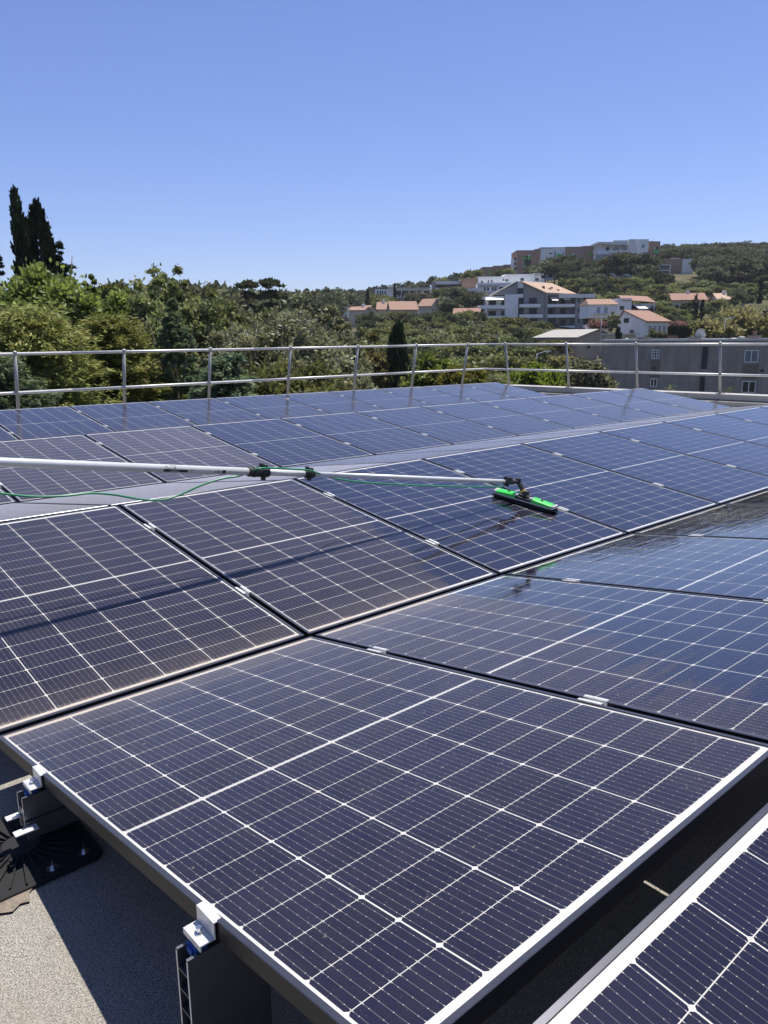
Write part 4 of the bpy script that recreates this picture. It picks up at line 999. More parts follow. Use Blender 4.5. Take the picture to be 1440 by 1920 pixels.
# --- grey building behind the railing
g=Fac('concrete_building','long grey rendered building with flat roof standing behind the right railing',1130,640,75,R(-37.3))
x1,_=g.p(1720,640); zb=g.g
m_=MB(); m_.box(0,x1,0,11,zb,0); o=m_.build('wall','concrete',g.e)
m_=MB(); m_.box(-.12,x1,-.12,.2,.003,.16); m_.box(-.12,x1,10.8,11.1,.003,.16); m_.box(-.12,.2,.201,10.799,.003,.16); m_.build('roof_edge','lamp_white',g.e)
m_=MB(); m_.box(.21,x1,.21,10.79,.003,.06); m_.build('roof','concrete_pale',g.e)
def pane_in(F,x0,x1,z0,z1,rec,nx,nz,mat,fr=.07):
    m_=MB(); y0,y1=-.03,.0
    m_.box(x0-.1,x1+.1,-.045,-.003,z0-.16,z0-.06)
    f=m_.build('sill','concrete_pale',F.e)
    m_=MB(); y0,y1=-.035,-.004
    m_.box(x0,x0+fr,y0,y1,z0,z1); m_.box(x1-fr,x1,y0,y1,z0,z1); m_.box(x0+fr,x1-fr,y0,y1,z1-fr,z1); m_.box(x0+fr,x1-fr,y0,y1,z0,z0+fr)
    for k in range(1,nx): xm=x0+(x1-x0)*k/nx; m_.box(xm-fr*.55,xm+fr*.55,y0+.002,y1,z0+fr,z1-fr)
    for k in range(1,nz): zm=z0+(z1-z0)*k/nz; m_.box(x0+fr,x1-fr,y0+.004,y1,zm-.02,zm+.02)
    w_=m_.build('window','white_frame',F.e); MB().box(x0+fr*.5,x1-fr*.5,-.018,-.006,z0+fr*.5,z1-fr*.5).build('pane',mat,w_)
    m_=MB(); 
    for (a,b,c,d_) in ((x0-.09,x0-.01,z0-.05,z1+.09),(x1+.01,x1+.09,z0-.05,z1+.09)): m_.box(a,b,-.03,-.003,c,d_)
    m_.box(x0-.01,x1+.01,-.03,-.003,z1+.01,z1+.09); m_.build('surround','concrete_pale',F.e)
for (u0,v0,u1,v1,nx,nz,mt) in ((1222.5,655.5,1236,672.5,3,3,'window'),(1220,709.5,1232,725,2,1,'window'),(1397,656,1421,680,2,1,'curtain'),(1392,714,1416,737,2,1,'window')):
    a,z1=g.p(u0,v0); b,z0=g.p(u1,v1); pane_in(g,a,b,z0,z1,.1,nx,nz,mt)
M['spandrel']=wall_mat('brownish_stained_render',(.20,.175,.145),.25)
for (u0,v0,u1,v1) in ((1221,674.5,1235.5,707.5),(1395,684,1420,711)):
    a,z1=g.p(u0,v0); b,z0=g.p(u1,v1); g.mbox('spandrel',a-.05,b+.05,-.014,-.002,z0,z1,'spandrel')
for (u0,v0,u1,v1) in ((1318,650,1325,692),(1313.5,706,1320,738)):
    a,z1=g.p(u0,v0); b,z0=g.p(u1,v1); w_=g.mbox('window_slit',a,b,-.02,-.004,z0,z1,'dark'); m_=MB(); m_.box(a-.1,a-.01,-.05,-.004,z0,z1); m_.box(b+.01,b+.1,-.05,-.004,z0,z1); m_.build('surround','concrete_pale',g.e)
a,z=g.p(1226,690); g.mbox('vent',a-.12,a+.12,-.04,-.004,z-.12,z+.12,'dark'); a,z=g.p(1429,695); g.mbox('vent',a-.12,a+.12,-.04,-.004,z-.12,z+.12,'dark')
def chim(lab,u,v,d,w_,h_,pot=True,mat='concrete'):
    F=Fac('chimney',lab,u,v,d,R(-37),'chimney'); H_=h_; m_=MB(); m_.box(-w_/2,w_/2,0,w_,-H_,-.12); m_.build('stack',mat,F.e); m_=MB(); m_.box(-w_/2-.08,w_/2+.08,-.08,w_+.08,-.119,0); m_.build('cap','concrete_pale',F.e)
    if pot: m_=MB(); m_.tube([(0,w_/2,.001),(0,w_/2,.35),(0,w_/2,.42)],[.2,.2,.3],12); m_.build('pot','tiles_red',F.e)
chim('square chimney with a round pot on the grey roof at the far right',1413,629,76,.95,1.2,True,'pink_wall')
chim('low pinkish chimney beside the satellite dish on the grey roof',1302,632,74,1.1,.9,False,'pink_wall')
chim('dark square chimney at the left part of the grey roof',1204,632,80,1.0,.9,False,'concrete')
def dome(lab,u,v,d,r_,h_=.5):
    p=at(u,v,d); e=empty('roof_vent',tuple(p)); tag(e,lab,'roof vent'); m_=MB(); m_.tube([(0,0,-h_),(0,0,-.08)],r_*.4,10); m_.build('pipe','lamp_white',e); m_=MB(); m_.tube([(0,0,-.079),(0,0,-.03),(0,0,0)],[r_,r_*.9,r_*.2],14); m_.build('cowl','lamp_white',e,smooth=True)
dome('small white mushroom vent on the grey roof left of the round pot chimney',1391,631,74,.32); dome('small pale mushroom vent on the grey roof nearest the dish',1376,633.5,74,.36)
dome('small white vent at the left end of the grey roof',1175,634,82,.22)
sd=empty('satellite_dish',tuple(at(1311.5,628.5,74.5)),-HEAD+.3); tag(sd,'grey round satellite dish on the roof of the grey building','satellite dish')
m_=MB(); n=20
for k in range(4):
    r_=.02+.19*k; yy=.10*(k/3)**2
    for i in range(n): m_.v.append((r_*math.cos(2*math.pi*i/n),-yy,r_*math.sin(2*math.pi*i/n)))
for k in range(3):
    for i in range(n): m_.f.append((k*n+i,k*n+(i+1)%n,(k+1)*n+(i+1)%n,(k+1)*n+i))
o=m_.build('dish','shutter',sd,smooth=True); o.modifiers.new('s','SOLIDIFY').thickness=.02
m_=MB(); m_.tube([(0,.03,0),(0,.2,-.3),(0,.2,-1.0)],.03,8); m_.tube([(0,-.02,-.45),(0,-.5,0)],.015,6); m_.build('mast','lamp_white',sd)
sk=Fac('skylight','flat white skylight on the grey roof right of the satellite dish',1316,636,73.5,R(-37),'skylight'); sk.mbox('curb',0,1.9,0,1.6,-.4,-.1,'lamp_white'); sk.mbox('cover',-.06,1.96,-.06,1.66,-.099,.02,'white_frame')

# --- generic gabled / hipped house seen from a corner
def house(name,label,uc,vb,d,yaw,LL,WW,Hh,rh,wall,roof,ridge='L',over=.35,wins=(),cat='house',chimney=None,wall2=None,hip=0.,pk=.5):
    """nearest corner at column uc, ground line vb; long wall LL runs left (local -x), side wall WW runs right/back (local +y)"""
    F=Fac(name,label,uc,vb,d,-yaw,cat); H_=Hh; zb=-4
    m_=MB(); m_.box(-LL,0,0,WW,zb,H_)
    if not hip:
        if ridge=='L': m_.prism([(0,H_+.001),(WW,H_+.001),(WW/2,H_+rh)],-LL,0,'x')
        else: m_.prism([(-LL,H_+.001),(0,H_+.001),(-LL*pk,H_+rh)],0,WW,'y')
    o=m_.build('wall',wall,F.e); fix_normals(o.data)
    m_=MB(); t_=.18; ov=over
    if ridge=='L':
        s_=rh/(WW/2)
        if hip:
            A_=[(-LL-ov,-ov),(ov,-ov),(ov,WW+ov),(-LL-ov,WW+ov)]; zz=H_+.02; r0=(-LL+hip,WW/2,H_+rh); r1=(-hip,WW/2,H_+rh)
            P=[(x,y,zz) for x,y in A_]; m_.poly([P[0],P[1],r1,r0]); m_.poly([P[1],P[2],r1]); m_.poly([P[2],P[3],r0,r1]); m_.poly([P[3],P[0],r0]); m_.poly([P[3],P[2],P[1],P[0]])
        else:
            for sg in (0,1):
                ya,yb=(-ov,WW/2) if sg==0 else (WW+ov,WW/2); za=H_-s_*ov+.03; zt=H_+rh+.03
                pts=[(ya,za),(yb,zt),(yb,zt+t_),(ya,za+t_)]
                if sg: pts=pts[::-1]
                m_.prism(pts,-LL-ov,ov,'x')
    else:
        for sg in (0,1):
            s_=rh/(LL*(1-pk)) if sg==0 else rh/(LL*pk)
            xa,xb=(-LL-ov,-LL*pk) if sg==0 else (ov,-LL*pk); za=H_-s_*ov+.03; zt=H_+rh+.03
            pts=[(xa,za),(xb,zt),(xb,zt+t_),(xa,za+t_)]
            m_.prism(pts,-ov,WW+ov,'y')
    o=m_.build('roof',roof,F.e); fix_normals(o.data)
    if chimney:
        cx,cy=chimney; m_=MB(); m_.box(cx-.4,cx+.4,cy-.3,cy+.3,H_+rh*.3,H_+rh+.9); m_.build('chimney','white_wall',o)
    for (face,a,b,z0,z1,mt) in wins:
        if face=='L':
            w_=F.mbox('window',a-.06,b+.06,-.05,-.004,z0-.06,z1+.06,'white_frame' if wall!='white_wall' else 'shutter'); F.mbox('pane',a,b,-.07,-.051,z0,z1,mt,w_)
        else:
            w_=F.mbox('window',.004,.05,a-.06,b+.06,z0-.06,z1+.06,'white_frame' if wall!='white_wall' else 'shutter'); F.mbox('pane',.051,.07,a,b,z0,z1,mt,w_)
    return F
s140=140/FPX
wl=[('L',-13+3.1*k,-12.1+3.1*k,2.6,3.7,'window') for k in range(4)]
house('storage_shed','long pinkish shed with a shallow grey roof left of the grey building',1080,668,138,R(40),8.4,16,3.1,1.35,'pink_wall','fibre_roof','L',.3,[('L',-7.3,-6.5,1.6,2.6,'window'),('L',-5.9,-5.1,1.6,2.6,'window'),('L',-2.6,-1.8,1.6,2.6,'window'),('L',-1.4,-.7,1.6,2.6,'window'),('R',4,5.4,1.2,2.3,'window')],'shed')
# white house B (gable roof) and A
B_=house('gabled_house','white two storey house with a wide red tiled roof just above the grey building',1209,634,150,R(48),6.0,8.8,3.1,2.0,'white_wall','tiles_red','W',.4,
 [('L',-4.6,-3.6,2.9,3.7,'window'),('L',-3.2,-2.4,.5,1.5,'window')]+[('R',1.2+1.8*k,2.1+1.8*k,.7,2.2,'shutter') for k in range(4)],chimney=None,pk=.78)
F=Fac('white_house','low white house wing with red roof and two arched windows left of the awning house',1104,570,172,0,'house')
F.box('wall',1104,570,1158,596,0,8,'white_wall')
m_=MB(); a,z=F.p(1102,571); b,_=F.p(1160,571); m_.poly([(a,-.4,z),(b,-.4,z),(b-.6,4,z+1.3),(a+.6,4,z+1.3)]); m_.poly([(b,8,z),(a,8,z),(a+.6,4,z+1.3),(b-.6,4,z+1.3)]); m_.poly([(a,8,z),(a,-.4,z),(a+.6,4,z+1.3)]); m_.poly([(b,-.4,z),(b,8,z),(b-.6,4,z+1.3)]); m_.build('roof','tiles',F.e)
for u in (1119,1133): pane(F,u,576,u+6,587,0,'shutter')
F.box('balcony_slab',1116,587,1142,588.5,-1,-.07,'white_frame')
F=Fac('white_house','white house part with red lean-to roof and cream awning on its terrace',1157,556,176,0,'house')
F.box('wall',1157,559,1184,592,0,8,'white_wall'); F.box('terrace_wall',1184,578,1228,592,2.5,8,'white_wall',yref=2.5); 
m_=MB(); a,z=F.p(1164,556,4); b,_=F.p(1222,556,4); c,z2=F.p(1184,566); d_,_=F.p(1230,568); m_.poly([(c-2.2,-.2,z2+.5),(d_,-.2,z2-.15),(b-.4,6,z+.1),(a,6,z+.4)]); m_.poly([(c-2.2,-.2,z2+.35),(a,6,z+.2),(b-.4,6,z-.1),(d_,-.2,z2-.3)]); m_.build('roof','tiles_red',F.e)
F.box('wall',1199,569,1228,592,.6,2.4,'white_wall',yref=.6); pane(F,1162,574,1170,581,0); pane(F,1218,575,1224,586,.6,'shutter')
m_=MB(); a,z=F.p(1187,571); b,z2=F.p(1212,579); m_.quad((a,.5,z),(b-.9,.5,z),(b,-1.4,z2),(a+.9,-1.4,z2)); o=m_.build('awning','awning',F.e); o.modifiers.new('s','SOLIDIFY').thickness=.05
F.box('opening',1178,571,1197,580,2.3,2.49,'dark',yref=2.3)
# terraces of the apartments toward the oleanders
F=Fac('garden_wall','white terrace wall with planters right of the balconied apartments',1098,606,150,0,'wall'); F.box('wall',1098,609,1140,622,0,.4,'white_wall'); F.box('coping',1122,609,1146,614,-.4,-.01,'white_frame')
F=Fac('garage','low garage with pale flat roof between the shed and the gabled white house',1150,627,124,0,'garage'); F.box('wall',1150,628,1192,645,0,5,'cream_wall'); F.box('roof',1148,625,1200,627.6,-.5,5.4,'lamp_white')
F=Fac('small_house','small orange roofed annex peeking above the grey roof beside the gabled house',1254,634,112,0,'house'); F.box('wall',1255,633,1270,645,0,3,'pink_wall'); F.box('roof',1253,629.5,1272,632.8,-.2,3.2,'tiles')
hd_=MB(); F=Fac('hedge','clipped dark green hedge right of the gabled white house',1254,611,128,0,'hedge')
a,z=F.p(1254,611); b,z2=F.p(1297,626); n=9000; C_=np.stack([rng.uniform(a,b,n),rng.uniform(-.6,.6,n),rng.uniform(z2-1,z,n)],1); me=leaf_mesh('foliage',C_,unit(n),rng.uniform(.12,.3,n),'l_dark',.6); c=link('foliage',me,F.e); c['kind']='stuff'
m_=MB(); m_.box(a+.2,b-.2,-.4,.4,z2-2,z-.2); m_.build('stems','bark',F.e)
# upper right houses
house('tile_roofed_house','low house with a long brown tiled roof among trees under the wooded ridge',1322,588,215,R(8),10.0,8,3.6,1.8,'cream_wall','tiles_red','L',.4,[('L',-8,-7,1,2.4,'window')],chimney=(-4,4))
house('tile_roofed_house','low brown roofed house behind the thin cypresses, left end of the upper row',1286,584,222,R(4),6,8,3.4,1.6,'cream_wall','tiles_red','L',.4,[])
house('orange_roofed_house','cream house with pale orange roof and terrace at the upper right',1399,590,205,R(6),7.2,7,3.9,1.5,'cream_wall','tiles_pale','L',.5,[('L',-5.9,-4.7,1.3,2.6,'window'),('L',-4.2,-2.6,2.0,3.1,'window')],chimney=(-5,3))
house('white_gabled_house','white gabled house at the right edge behind the orange roofed one',1392,578,226,R(60),4.6,6.5,3.0,1.5,'white_wall','tiles_pale','L',.2,[])
# left-centre orange roofs
house('orange_roofed_house','cream house with orange roof leftmost in the row above the golden tree',683,607,222,R(14),4.4,7,3.6,1.0,'cream_wall','tiles','L',.3,[('L',-1.2,-.6,1.2,2.4,'dark')],chimney=(-1,3))
house('orange_roofed_house','cream house with gabled orange roof and tall dark windows, second in the left row',687,607,226,R(30),1.7,6,3.6,1.4,'cream_wall','tiles','L',.3,[('R',1.2,2.0,1.4,3.2,'dark'),('R',3,3.8,1.4,3.2,'dark')])
house('orange_roofed_house','orange hipped roof just below the low white building',737,600,236,R(4),4.8,9,3.0,2.2,'cream_wall','tiles','L',.3,[],chimney=(-3,4))
house('orange_roofed_house','wide house with a long sloping orange roof in the middle of the left row',783,602,220,R(-6),7.4,9,3.0,2.3,'cream_wall','tiles','L',.3,[])
house('orange_roofed_house','brown walled house with orange lean-to roof, right end of the left row',808,600,214,R(26),3.6,6.5,3.6,1.9,'cream_wall','tiles','L',.3,[('R',1,1.6,2,3,'window')])
house('brown_roofed_house','house with red brown roof partly hidden by trees below the apartment awning',898,614,205,R(10),6.6,7,3.2,1.6,'cream_wall','tiles_red','L',.3,[])
F=Fac('fence_wall','reddish brown fence wall left of the orange roofed row',636,594,205,0,'wall'); F.box('wall',636,594,654,610,0,.3,'dark_stone')
F=Fac('pale_house','small pale flat roofed house among trees left of the orange roofs',640,575,235,0,'house'); F.box('wall',640,577,655,600,0,6,'white_wall'); F.box('roof',639,575.3,656,576.8,-.3,6.3,'lamp_white')
F=Fac('pale_house','small cream villa under the skyline trees',674,560,275,0,'house'); F.box('wall',673,562,687,576,0,6,'cream_wall'); F.box('roof',672,560,688,561.8,-.3,6.3,'lamp_white')
# low white building on the skyline
F=Fac('low_white_building','long low white building with dark window bays on the skyline left of the apartments',703,541,290,0)
F.box('wall',703,542,815,572,0,12,'white_wall'); F.box('roof_slab',728,539.3,806,541.6,-1.,11,'lamp_white'); F.box('roof_canopy',726,535,744,536.4,-.5,4,'lamp_white')
for u0,u1 in ((741,752),(754,766),(768,781),(783,792),(795,806)): pane(F,u0,545,u1,553,0,'dark')
m_=MB()
for u in (727,735,743): a,z=F.p(u,536.5); _,z2=F.p(u,539.2); m_.box(a-.06,a+.06,0,.12,z2,z)
m_.build('canopy_posts','lamp_white',F.e)
for u in (707,712,716,721): F.box('window',u,545,u+2.5,556,-.06,-.01,'dark')

# --- pale balconied block (far left of the hill) and white terrace building
F=Fac('balconied_block','pale flat roofed block with recessed balconies left of the white terrace building',813,528,275,0)
F.box('wall',813,528,816.5,575,0,12,'grey_wall'); F.box('roof_slab',816.6,527,866,533,-.2,12,'pale_wall'); F.box('rear_wall',816.6,533.1,866,575,2.2,12,'grey_wall',yref=0)
for v in (539.5,550.5,561.5): F.box('balcony_front',817,v,842+ (v-539)*.2,v+4.5,-.2,.0,'pale_wall'); 
for v in (544.5,555.5,566.5): 
    F.box('window',820,v-10.,834,v-5.2,2.1,2.19,'dark',yref=2.1); F.box('window',845,v-10,857,v-5.2,2.1,2.19,'dark',yref=2.1)
F.box('side_wall',843,538,866,575,-.3,2.1,'pale_wall')
F=Fac('terrace_building','white building with curved upper walls and small windows below the brown blocks',866,523,268,0)
F.box('brown_wall',866,521.5,897,540,3,14,'brown_wall',yref=3)
F.box('wall',897,518.5,946,531,1,12,'white_wall',yref=1); F.box('wall',946.1,514,1001,531,2,12,'white_wall',yref=2)
m_=MB(); a,z=F.p(894,531); b,z2=F.p(1010,570); m_.box(a,b,-1.5,6,z2,z-.1); m_.build('lower_wall','pale_wall',F.e)
F.box('wall',1001.1,512.6,1014,531,1.2,9,'white_wall',yref=1.2); F.box('roof_slab',1002,513,1020,515.5,.2,1.1,'lamp_white',yref=.2); F.box('side_wall',1014.2,522,1021,531,0,8,'white_wall')
for u0,v0,u1,v1,y in ((902,526.5,905,531,1),(914.5,525.5,917,530,1),(921,525,923.5,529.6,1),(943,523,945,527.5,1),(947.5,523.3,950,527.6,2),(950.8,523.3,953.4,527.6,2),(976,521.5,982.5,526.7,2),(1003,521.5,1010,526.5,1.2)): pane(F,u0,v0,u1,v1,y)
F.box('loggia_shade',898,535.5,934,537,-1.75,-1.51,'brown_wall'); 
for u0,u1 in ((907,911),(913,917),(922,926),(927,931)): pane(F,u0,538.5,u1,545,-1.5)
F.box('balcony_front',908,545.5,928,549,-2.4,-1.7,'white_frame'); F.box('loggia',936,538,944,546,-1.56,-1.51,'dark')
for u in (878,): F.box('band',868,540.5,896,544,-1.2,2.9,'pale_wall'); 
for u in (872,884): pane(F,u,546,u+7,553,-1.0,'dark'); 
F.box('lower_wall',866,544.2,893.5,575,-1.0,5,'pale_wall')

# --- brown / white towers on the hill
T=Fac('brown_block','low red brown block left of the towers on the hilltop',904,500,330,0)
T.box('wall',904,500.5,925,530,0,10,'brown_wall'); T.box('wall',925.1,498,944,530,.5,12,'brown_wall',yref=.5); T.box('wall',944.1,496,963,530,1.2,12,'brown_wall',yref=1.2); T.box('green_loggia',914.5,507,918.5,514,-.4,-.02,'green_panel')
T=Fac('tower_block','tall red brown tower with green loggias, leftmost of the hilltop towers',969,470,322,0)
T.box('wall',969,470,1001,532,0,14,'brown_wall'); T.box('side_wall',1001.1,467,1012.5,532,.4,14,'brown_wall',yref=.4)
T.box('roof_edge',968.5,469,1001,469.9,-.2,14,'lamp_white'); T.box('balcony_wall',963,484,968.8,530,.5,8,'white_wall',yref=.5)
for v in (489,498,507): T.box('balcony_slab',962.4,v,968.6,v+1.6,-.9,.4,'white_frame',yref=-.9); T.box('window',964,v-6,968,v-.6,.38,.45,'dark',yref=.4)
T.box('loggia',981.5,480,995,530,-.05,-.01,'dark'); T.box('green_panel',981,481.5,987,487.5,-.5,-.06,'green_panel'); T.box('green_panel',989.5,481,994.5,487,-.5,-.06,'green_panel'); T.box('green_panel',982,498,988,504,-.5,-.06,'green_panel'); T.box('white_panel',991.5,476.5,993.7,481,-.4,-.06,'white_frame'); T.box('downpipe',981.2,488,982,512,-.6,-.51,'white_frame')
T=Fac('tower_block','pale grey tower between the two brown ones on the hilltop',1012.8,466,322,0)
T.box('wall',1012.8,465.5,1036,532,.1,14,'pale_wall',yref=.1); T.box('wall',1036.05,464,1058.5,532,.1,14,'pale_wall',yref=.1); T.box('roof_edge',1012.6,463.5,1058.6,464.3,-.1,13,'lamp_white')
T.box('window',1029.5,474.3,1035,476.6,.03,.09,'dark',yref=.1); T.box('window',1031,487,1035,489,.03,.09,'dark',yref=.1); T.box('green_panel',1044,476,1051,483,-.4,.08,'green_panel',yref=-.4); T.box('green_panel',1051.5,477,1055,482,-.4,.08,'green_panel',yref=-.4); T.box('window',1039,472,1042,482,.03,.09,'curtain',yref=.1); T.box('window',1054,473,1056.5,484,.03,.09,'curtain',yref=.1)
T=Fac('tower_block','wide red brown tower with small windows right of the pale grey tower',1059,464,322,0)
T.box('wall',1059,463.5,1090,532,0,14,'brown_wall'); T.box('wall',1090.05,461,1121,532,0,14,'brown_wall'); T.box('roof_edge',1059,462.4,1090,463.4,-.2,13.8,'lamp_white')
T.box('window',1082,472,1088.5,475.5,-.07,-.01,'curtain'); T.box('window',1082,487,1088.5,489.5,-.07,-.01,'curtain')
for u,v in ((1066,477),(1072,478),(1104,473),(1104,486)): T.box('green_panel',u,v,u+5,v+6,-.5,-.01,'green_panel')
for v in (474,486,498): T.box('window',1112,v,1116,v+8,-.07,-.01,'dark')
T.box('white_panel',1111.5,469.5,1113.6,474,-.4,-.08,'white_frame'); T.box('white_panel',1075,475,1077,479,-.4,-.01,'white_frame')
T=Fac('tower_block','tall pale block with wide glazed balconies, highest of the hilltop towers',1121,457,312,0)
T.box('rear_wall',1121.5,457,1177,530,2.2,14,'pale_wall',yref=2.2); T.box('roof_slab',1121,453.3,1150,456.9,-.3,14,'pale_wall'); T.box('roof_slab',1150.05,450.6,1177,456.9,-.3,14,'pale_wall')
T.box('post',1121,457,1123,530,-.1,.4,'white_wall',yref=-.1) if False else T.box('post',1114.5,474.5,1116,506,-1.2,-.8,'white_frame',yref=-1.2)
T.box('wall',1177.1,448.5,1191,530,0,14,'pale_wall'); T.box('wall',1191.1,448.5,1214,532,1.2,14,'white_wall',yref=1.2)
T.box('balcony_front',1121,469.5,1177,474,-.2,.1,'pale_wall'); T.box('balcony_front',1114,474,1140,476.5,-1.2,-.25,'white_frame'); T.box('balcony_slab',1114.5,489,1150,491.5,-1.2,1.9,'white_frame'); T.box('balcony_slab',1114.5,505,1150,507,-1.2,1.9,'white_frame')
T.box('glass_rail',1116.2,478,1150,489,-.9,-.8,'teal_glass'); T.box('glass_rail',1116.2,495,1150,505,-.9,-.8,'teal_glass')
T.box('window',1136,463.5,1142,470,2.1,2.19,'dark',yref=2.1); T.box('window',1150,463.5,1162,469.5,2.1,2.19,'curtain',yref=2.1); T.box('window',1166,461,1174,469,2.1,2.19,'curtain',yref=2.1)
T.box('awning',1142,457.2,1176,459.5,-.4,1.2,'lamp_white') 
T.box('window',1203,458,1208,465,1.12,1.18,'curtain',yref=1.2); T.box('window',1202,474,1208,480,1.12,1.18,'curtain',yref=1.2)
T=Fac('tower_block','narrow red brown end block with bright green loggias at the right of the towers',1214.5,452,313,0)
T.box('wall',1214.5,452,1225,532,1.5,14,'brown_wall',yref=1.5); T.box('wall',1225.1,452.5,1236,524,3,13,'brown_wall',yref=3)
for v in (468,483): T.box('green_panel',1226,v,1235,v+7,1.2,2.9,'green_panel',yref=1.2); T.box('white_panel',1226,v-5,1228,v,1.6,2.9,'white_frame',yref=1.6)
T.box('window',1230,462,1234,468,2.9,2.98,'dark',yref=2.9); T.box('window',1230,477,1234,482,2.9,2.98,'dark',yref=2.9)
T=Fac('brown_block','small red brown block with white framed loggia and white gable right of the towers',1231,485,318,0)
T.box('wall',1231,485,1279,522,0,9,'brown_wall'); T.box('gable_wall',1279.1,485.5,1299.5,522,-.4,9,'white_wall',yref=-.4); T.box('loggia',1236,497.5,1255,518,-.05,-.01,'dark')
for q in ((1234,496,1257.5,497.6),(1236.1,506,1255,508)): T.box('loggia_frame',*q,-.7,-.06,'white_frame')
for q in ((1234,497.7,1236,518),(1255.1,497.7,1257.5,518)): T.box('loggia_frame',*q,-.7,-.06,'white_frame')
T.box('glass_rail',1236.1,500,1255,505.8,-.6,-.5,'teal_glass')
for u,v in ((1262,499.5),(1271,499.5),(1271,511),(1261,511)): T.box('window',u,v,u+3.4,v+3.4,-.08,-.01,'curtain')
T.box('roof_light',1258,484,1275,484.9,1,5,'lamp_white')

# --- grey and white apartments with balconies
A_=Fac('apartment_building','grey and white apartment building with long white balconies and orange tiled gable roof',981,600,210,0)
b=A_.box; gy='grey_wall'
b('stair_wall',947,552,971,640,0,12,'white_wall'); b('stair_glazing',971.1,558,981,632,.25,.6,'dark',yref=.25)
b('stair_wall',971.1,527.5,981.3,540,.02,11,'pale_wall',yref=.02); b('window',971.1,540.1,981.3,551,.05,.4,'dark',yref=.05); b('stair_wall',971.1,551.1,981.3,558,.02,10,'white_wall',yref=.02)
b('wall',981.4,552,1026,640,.3,12,gy,yref=.3)
m_=MB(); pa=A_.p(981.4,529.5,.3); pb=A_.p(1023,549,.3); pc=A_.p(1023,551.9,.3); pd=A_.p(981.4,551.9,.3); m_.prism([pd,pc,pb,pa],.3,12,'y'); o=m_.build('gable_wall',gy,A_.e); fix_normals(o.data)
m_=MB(); pa=A_.p(971,529.5,.5); pb=A_.p(926,553.5,.5); pc=A_.p(971,553.5,.5); m_.prism([pb,pc,pa],.5,12,'y'); o=m_.build('gable_wall',gy,A_.e); fix_normals(o.data)
# tiled roof slope
q0=A_.p(976,527,0);q1=A_.p(1024,548.5,0)
m_=MB(); a=(q0[0],-.3,q0[1]); b1=(q1[0],-.3,q1[1]); r0=A_.p(1035,531,9); r1=A_.p(1081,550.5,9)
c_=(r1[0],9,r1[1]); d_=(r0[0],9,r0[1]); th=Vector((0,0,-.2)); top=[Vector(x) for x in (a,b1,c_,d_)]; m_.poly(top); m_.poly([x+th for x in reversed(top)])
for i in range(4): m_.poly([top[i],top[i]+th,top[(i+1)%4]+th,top[(i+1)%4]])
rf=m_.build('tiled_roof','tiles_pale',A_.e)
m_=MB()
for s_,t_ in ((.55,.25),(.62,.4),(.42,.35),(.50,.55),(.70,.6)):
    x=Vector(a).lerp(Vector(b1),s_).lerp(Vector(d_).lerp(Vector(c_),s_),t_); m_.box(x.x-.5,x.x+.5,x.y-.3,x.y+.3,x.z-.25,x.z+.12)
m_.build('roof_windows','dark',rf)
m_=MB(); q0=A_.p(971,528.3,.2);q1=A_.p(926,552.8,.2); m_.prism([(q1[0]-.3,q1[1]),(q0[0],q0[1]),(q0[0],q0[1]+.25),(q1[0]-.3,q1[1]+.25)],.2,9,'y'); o=m_.build('tiled_roof','fibre_roof',A_.e); fix_normals(o.data)
# left wing
b('rear_wall',915,557,947,640,2.2,11,'white_wall',yref=0); b('roof_slab',910,555.5,947,559.6,.2,11,'pale_wall',yref=.2)
for v,u0 in ((572.5,898),(592.5,897),(612,900)):
    b('balcony_front',u0,v,947,v+6.2,-1.6,-1.4,'white_wall'); b('balcony_side',u0,v,u0+1.2,v+6,-1.39,2.1,'white_wall'); b('balcony_slab',u0+1.3,v+4.7,947,v+6,-1.39,2.19,'white_wall'); b('balcony_rail',u0+1,v-3,946.5,v-2.4,-1.5,-1.42,'dark')
    b('window',916,v-9,930,v-.5,2.1,2.19,'dark',yref=2.1); b('window',940,v-9,946,v-.5,2.1,2.19,'dark',yref=2.1)
def awn(u0,v0,u1,v1,y0,y1):
    m_=MB(); x0,z0=A_.p(u0,v0,y1); x1,z1=A_.p(u1,v1,y0); m_.quad((x0,y1,z0),(x1-(x1-x0)*.25,y1,z0),(x1,y0,z1),(x0+(x1-x0)*.2,y0,z1)); o=m_.build('awning','awning',A_.e); o.modifiers.new('s','SOLIDIFY').thickness=.05
m_=MB(); x0,z0=A_.p(910,558.5,-1.8); x1,z1=A_.p(945,562,-1.8); m_.quad((x0,-1.8,z1),(x1,-1.8,z1),(x1,.1,z0+.2),(x0+.4,.1,z0+.2)); o=m_.build('awning','awning',A_.e); o.modifiers.new('s','SOLIDIFY').thickness=.05
# gable front balconies
for i,v in enumerate((570,589.5,609)):
    ue=(1013.5,1018,1019)[i]; b('balcony_front',974,v,ue,v+6.2,-1.3,-1.1,'white_wall'); b('balcony_slab',974.2,v+5,ue,v+6.1,-1.09,.29,'white_wall'); b('balcony_rail',974.5,v-2.6,ue-.5,v-2,-1.25,-1.18,'dark'); b('balcony_side',ue-1.2,v,ue,v+4.9,-1.09,.29,'white_wall')
    b('window',992,v-11.5,1006.5,v-.8,.22,.29,'dark',yref=.3)
b('corner_pillar',1022,549.2,1026.4,640,-.1,1.2,gy,yref=-.1)
